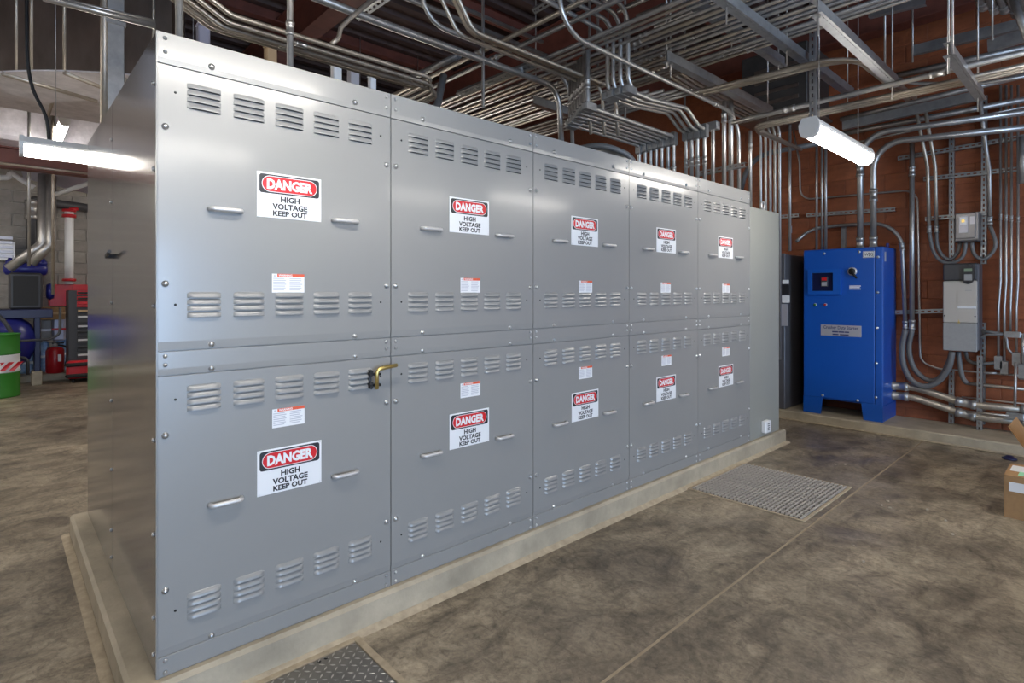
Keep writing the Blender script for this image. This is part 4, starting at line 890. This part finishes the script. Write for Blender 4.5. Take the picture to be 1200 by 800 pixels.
part('lower_bin', MB().bbox((-11.62, a.y - .03, .07), (-11.50, b.y, .36), .03), 'red', t)
for z in (.09, .27): part('bin_lip', MB().bbox((-11.52, a.y - .05, z), (-11.46, b.y, z + .06), .02), 'black', t)
for q in (a.y + .06, b.y - .1):
    for xx in (-11.95, -11.55): part('caster', MB().lathe([(.03, -.018), (.03, .018)], (xx, q, .03), 'y', 12), 'black', t)
# red cabinet on the wall behind, wrapped stock, white pipe
a, b = onX(58, 333, -12.35), onX(112, 357, -12.35)
t = thing('red_cabinet', (-12.5, (a.y + b.y) / 2, b.z), 'bright red wide cabinet behind the tool chest and compressor', 'cabinet')
part('case', MB().bbox((-12.69, a.y, b.z - .02), (-12.40, b.y, a.z), .01), 'red', t)
part('door_seam', MB().bbox((-12.402, (a.y + b.y) / 2 - .004, b.z), (-12.397, (a.y + b.y) / 2 + .004, a.z - .02), .001), 'dark', t)
for i, (pa, pb, m, lab) in enumerate((((48, 400), (58, 429), 'sky', 'blue wrapped bale left of the fire extinguisher'), ((66, 395), (78, 425), 'sky', 'blue wrapped bale right of the fire extinguisher'), ((17, 413), (40, 427), 'sky', 'blue wrapped bale low behind the compressor tank'), ((61, 372), (77, 399), 'hood', 'pale printed sack behind the fire extinguisher'), ((48, 375), (60, 398), 'greyp', 'small grey control box behind the compressor leg'), ((48, 360), (76, 374), 'card', 'brown carton behind the compressor, on the stock'))):
    a, b = onX(*pa, -12.36), onX(*pb, -12.36); z0_ = .12 if i < 3 else b.z; N = 3
    mb = MB().bbox((-12.50, a.y, z0_), (-12.38 + .012 * i, b.y, a.z), .03 if i < 4 else .006)
    t = thing(('wrapped_bale', 'wrapped_bale', 'wrapped_bale', 'printed_sack', 'control_box', 'carton')[i], (-12.44, (a.y + b.y) / 2, z0_), lab, ('bale', 'bale', 'bale', 'sack', 'box', 'box')[i])
    part('bulk', mb, m, t)
    part('band', MB().bbox((-12.505, a.y - .002, (z0_ + a.z) / 2 - .02), (-12.375 + .012 * i, b.y + .002, (z0_ + a.z) / 2 + .02), .004), ('sw', 'sw', 'sw', 'sr', 'plate', 'cardin')[i], t)
X_ = -12.4; a, b = onX(81, 247, X_), onX(81, 333, X_)
t = thing('white_pipe', (X_, a.y, b.z), 'upright white pipe with red end collars on the grey block wall', 'pipe')
part('barrel', MB().tube([(X_, a.y, b.z), (X_, a.y, a.z)], .065, 16), 'sw', t)
for z, h_ in ((a.z - .12, .06), (a.z - .02, .05), (b.z + .05, .05)): part('collar', MB().lathe([(.07, 0), (.10, .005), (.10, h_ - .005), (.07, h_)], (X_, a.y, z), 'z', 16), 'red', t)
part('side_tap', MB().tube(fillet([(X_ + .05, a.y, a.z + .02), (X_ + .05, a.y + .12, a.z + .04)], .02), .03, 8), 'red', t)
conduit([onX(37.5, 328, -12.6), onX(37.5, 234, -12.6), onX(48, 236, -12.6), onX(112, 245, -12.6)], .075, 'black pipe turning along the top of the grey block wall', m='darkp', name='black_pipe', cat='pipe', couple=(1.2,), R=.1)
# silver exhaust pipes and hood
for i, (x_, off) in enumerate(((50.5, 0), (60, .0))):
    X_ = -11.5 + .05 * i; a = onX(x_, 222, X_); k_ = onX(x_ - .5, 286 - 0, X_); e_ = onX((9, 36)[i], (315, 309)[i], X_)
    conduit([(X_, a.y, a.z + .3), (X_, k_.y, k_.z), e_], .068, '%s silver exhaust pipe bending down to the compressor' % ('left', 'right')[i], 'silver exhaust pipes', m='galv2', name='exhaust_pipe', cat='pipe', R=.15)
a, b = onX(28, 207, -11.6), onX(112, 207, -11.6)
t = thing('extract_hood', (-11.4, (a.y + b.y) / 2, 2.9), 'pale lilac sheet metal hood above the silver exhaust pipes', 'hood')
h0 = MB(); V = [(-11.9, a.y, 3.30), (-10.6, a.y - .1, 3.44), (-10.6, b.y, 3.36), (-11.9, b.y, 3.14), (-11.9, a.y, 3.36), (-10.6, a.y - .1, 3.5), (-10.6, b.y, 3.42), (-11.9, b.y, 3.2)]
h0.add(V, [(0, 1, 2, 3), (7, 6, 5, 4), (0, 4, 5, 1), (1, 5, 6, 2), (2, 6, 7, 3), (3, 7, 4, 0)]); part('sheet', h0, 'hood', t)
part('rolled_edge', MB().tube([onX(64, 228, -11.35), onX(112, 212, -10.75)], .035, 10), 'sw', t)
for i, (x_, y0_, y1_, X_) in enumerate(((34, 195, 312, -10.8), (62, 195, 345, -10.6))):
    conduit([onX(x_, y1_, X_), (X_, onX(x_, y1_, X_).y, CEIL - .04)], .02, '%s thin drop pipe hanging in front of the silver exhaust pipes' % ('left', 'right')[i], 'thin drop pipes', m=('galv2', 'tan')[i], name='drop_pipe', cat='pipe')
conduit([onX(0, 191, -9.25), onX(118, 205, -9.25)], .018, 'thin level pipe below the red beam', m='tan', name='level_pipe', cat='pipe')
conduit([onX(-4, 208, -11.2), onX(11, 208, -11.2), onX(12, 202, -11.2), onX(40, 220, -11.2)], .04, 'pale kinked pipe beside the hood at the left edge', m='sw', name='level_pipe', cat='pipe', R=.06)
a, b = onX(-6, 282, -12.3), onX(18, 305, -12.3)
t = thing('wall_heater', (-12.5, (a.y + b.y) / 2, b.z), 'white louvred unit heater high on the grey block wall', 'heater')
part('case', MB().bbox((-12.68, a.y, b.z), (-12.35, b.y, a.z), .01), 'sw', t)
for q in range(5): part('blade', MB().bbox((-12.36, a.y + .03, b.z + .04 + q * .075), (-12.33, b.y - .03, b.z + .09 + q * .075), .004), 'plate', t)
# ducts at the upper left
cx_, cy_ = -8.1, -3.35; Rd = 4.30; prof = []
t = thing('curved_duct', (-4.6, .1, 3.05), 'brown reflecting curved sheet metal duct in the upper left corner', 'duct')
zb_ = 3.20; zt_ = 4.55; N = 14; cc = Vector((-4.75 - 2.2 * .7355, .12 + 2.2 * .6776, 0)); cc = FW * 4.35 + RT * (-3.65) + FW * 2.4
ring = lambda r, z: [(cc.x + r * math.cos(a), cc.y + r * math.sin(a), z) for a in [math.atan2(-FW.y, -FW.x) + math.radians(-20 + 42 * k / N) for k in range(N + 1)]]
O, I_ = ring(2.4, zb_), ring(1.75, zb_); OT = ring(2.4, zt_); IT = ring(1.75, zt_); n1 = N + 1
V = O + I_ + OT + IT; Fc = [(k, k + 1, 2 * n1 + k + 1, 2 * n1 + k) for k in range(N)] + [(n1 + k + 1, n1 + k, 3 * n1 + k, 3 * n1 + k + 1) for k in range(N)] + [(2 * n1 + k, 2 * n1 + k + 1, 3 * n1 + k + 1, 3 * n1 + k) for k in range(N)]
Fc += [(0, 2 * n1, 3 * n1, n1), (N, n1 + N, 3 * n1 + N, 2 * n1 + N)]
part('shell', MB().add(V, Fc, 0, False), 'duct', t)
part('foil_underside', MB().add([(p_[0], p_[1], z) for z in (zb_, zb_ - .012) for p_ in O + I_], [(k + 1, k, n1 + k, n1 + k + 1) for k in range(N)] + [(2 * n1 + k, 2 * n1 + k + 1, 3 * n1 + k + 1, 3 * n1 + k) for k in range(N)] + [(k, k + 1, 2 * n1 + k + 1, 2 * n1 + k) for k in range(N)]), 'foil', t)
for k in (2, 5, 6, 8, 11, 13):
    part('seam', MB().tube([Vector(O[k]), Vector(OT[k])], .012, 6), 'tan', t)
for k in (4, 8, 11): part('batten', MB().tube([Vector(O[k]) + Vector((0, 0, -.02)), Vector(I_[min(N, k + 2)]) + Vector((0, 0, -.02))], .02, 6), 'tan', t)
p0 = onX(122.5, 60, -4.42); 
conduit([(p0.x, p0.y, 2.2), (p0.x, p0.y, 4.6)], .022, 'upright pipe beside the galvanised riser at upper left', m='tan', name='riser_pipe', cat='pipe')
p0 = onX(136, 60, -4.4)
t = thing('riser_duct', (p0.x, p0.y, 1.6), 'galvanised rectangular riser behind the left end of the switchgear', 'duct')
part('casing', MB().bbox((p0.x - .12, p0.y - .048, 1.6), (p0.x, p0.y + .048, 4.7), .006), 'galv', t)
for z in (2.5, 3.2, 3.9): part('joint_flange', MB().bbox((p0.x - .13, p0.y - .055, z), (p0.x + .008, p0.y + .055, z + .03), .003), 'galv2', t)
conduit([onX(50, -3, -3.3), onX(182, 35, -3.3) + Vector((0, .0, .02))], .016, 'bright level conduit meeting the top left corner of the switchgear', m='galv2', couple=())
conduit([onX(62, -3, -3.36), onX(182, 32, -3.36) + Vector((0, .0, .03))], .010, 'slim conduit just above the one meeting the corner of the switchgear', m='galv2')
# foil insulated trunk duct and cladding further back
t = thing('foil_trunk_duct', (-8.0, 1, 3.3), 'foil wrapped trunk duct running level at upper left', 'duct')
part('wrap', MB().bbox((-8.3, -5, 3.48), (-7.1, 6.8, 4.12), .08), 'foil', t)
for q in range(9): part('wrap_band', MB().bbox((-8.32, -4.4 + q * 1.2, 3.465), (-7.08, -4.33 + q * 1.2, 4.135), .08), 'tan', t)
t = thing('silver_cladding', (-11.9, 1, 3.3), 'silver insulated duct along the far grey wall, upper left', 'duct')
part('wrap', MB().bbox((-12.5, -5, 3.82), (-11.5, 6.8, 4.5), .06), 'foil', t)
for q in range(11): part('wrap_band', MB().bbox((-12.52, -4.4 + q * 1.0, 3.805), (-11.48, -4.35 + q * 1.0, 4.515), .06), 'galv', t)
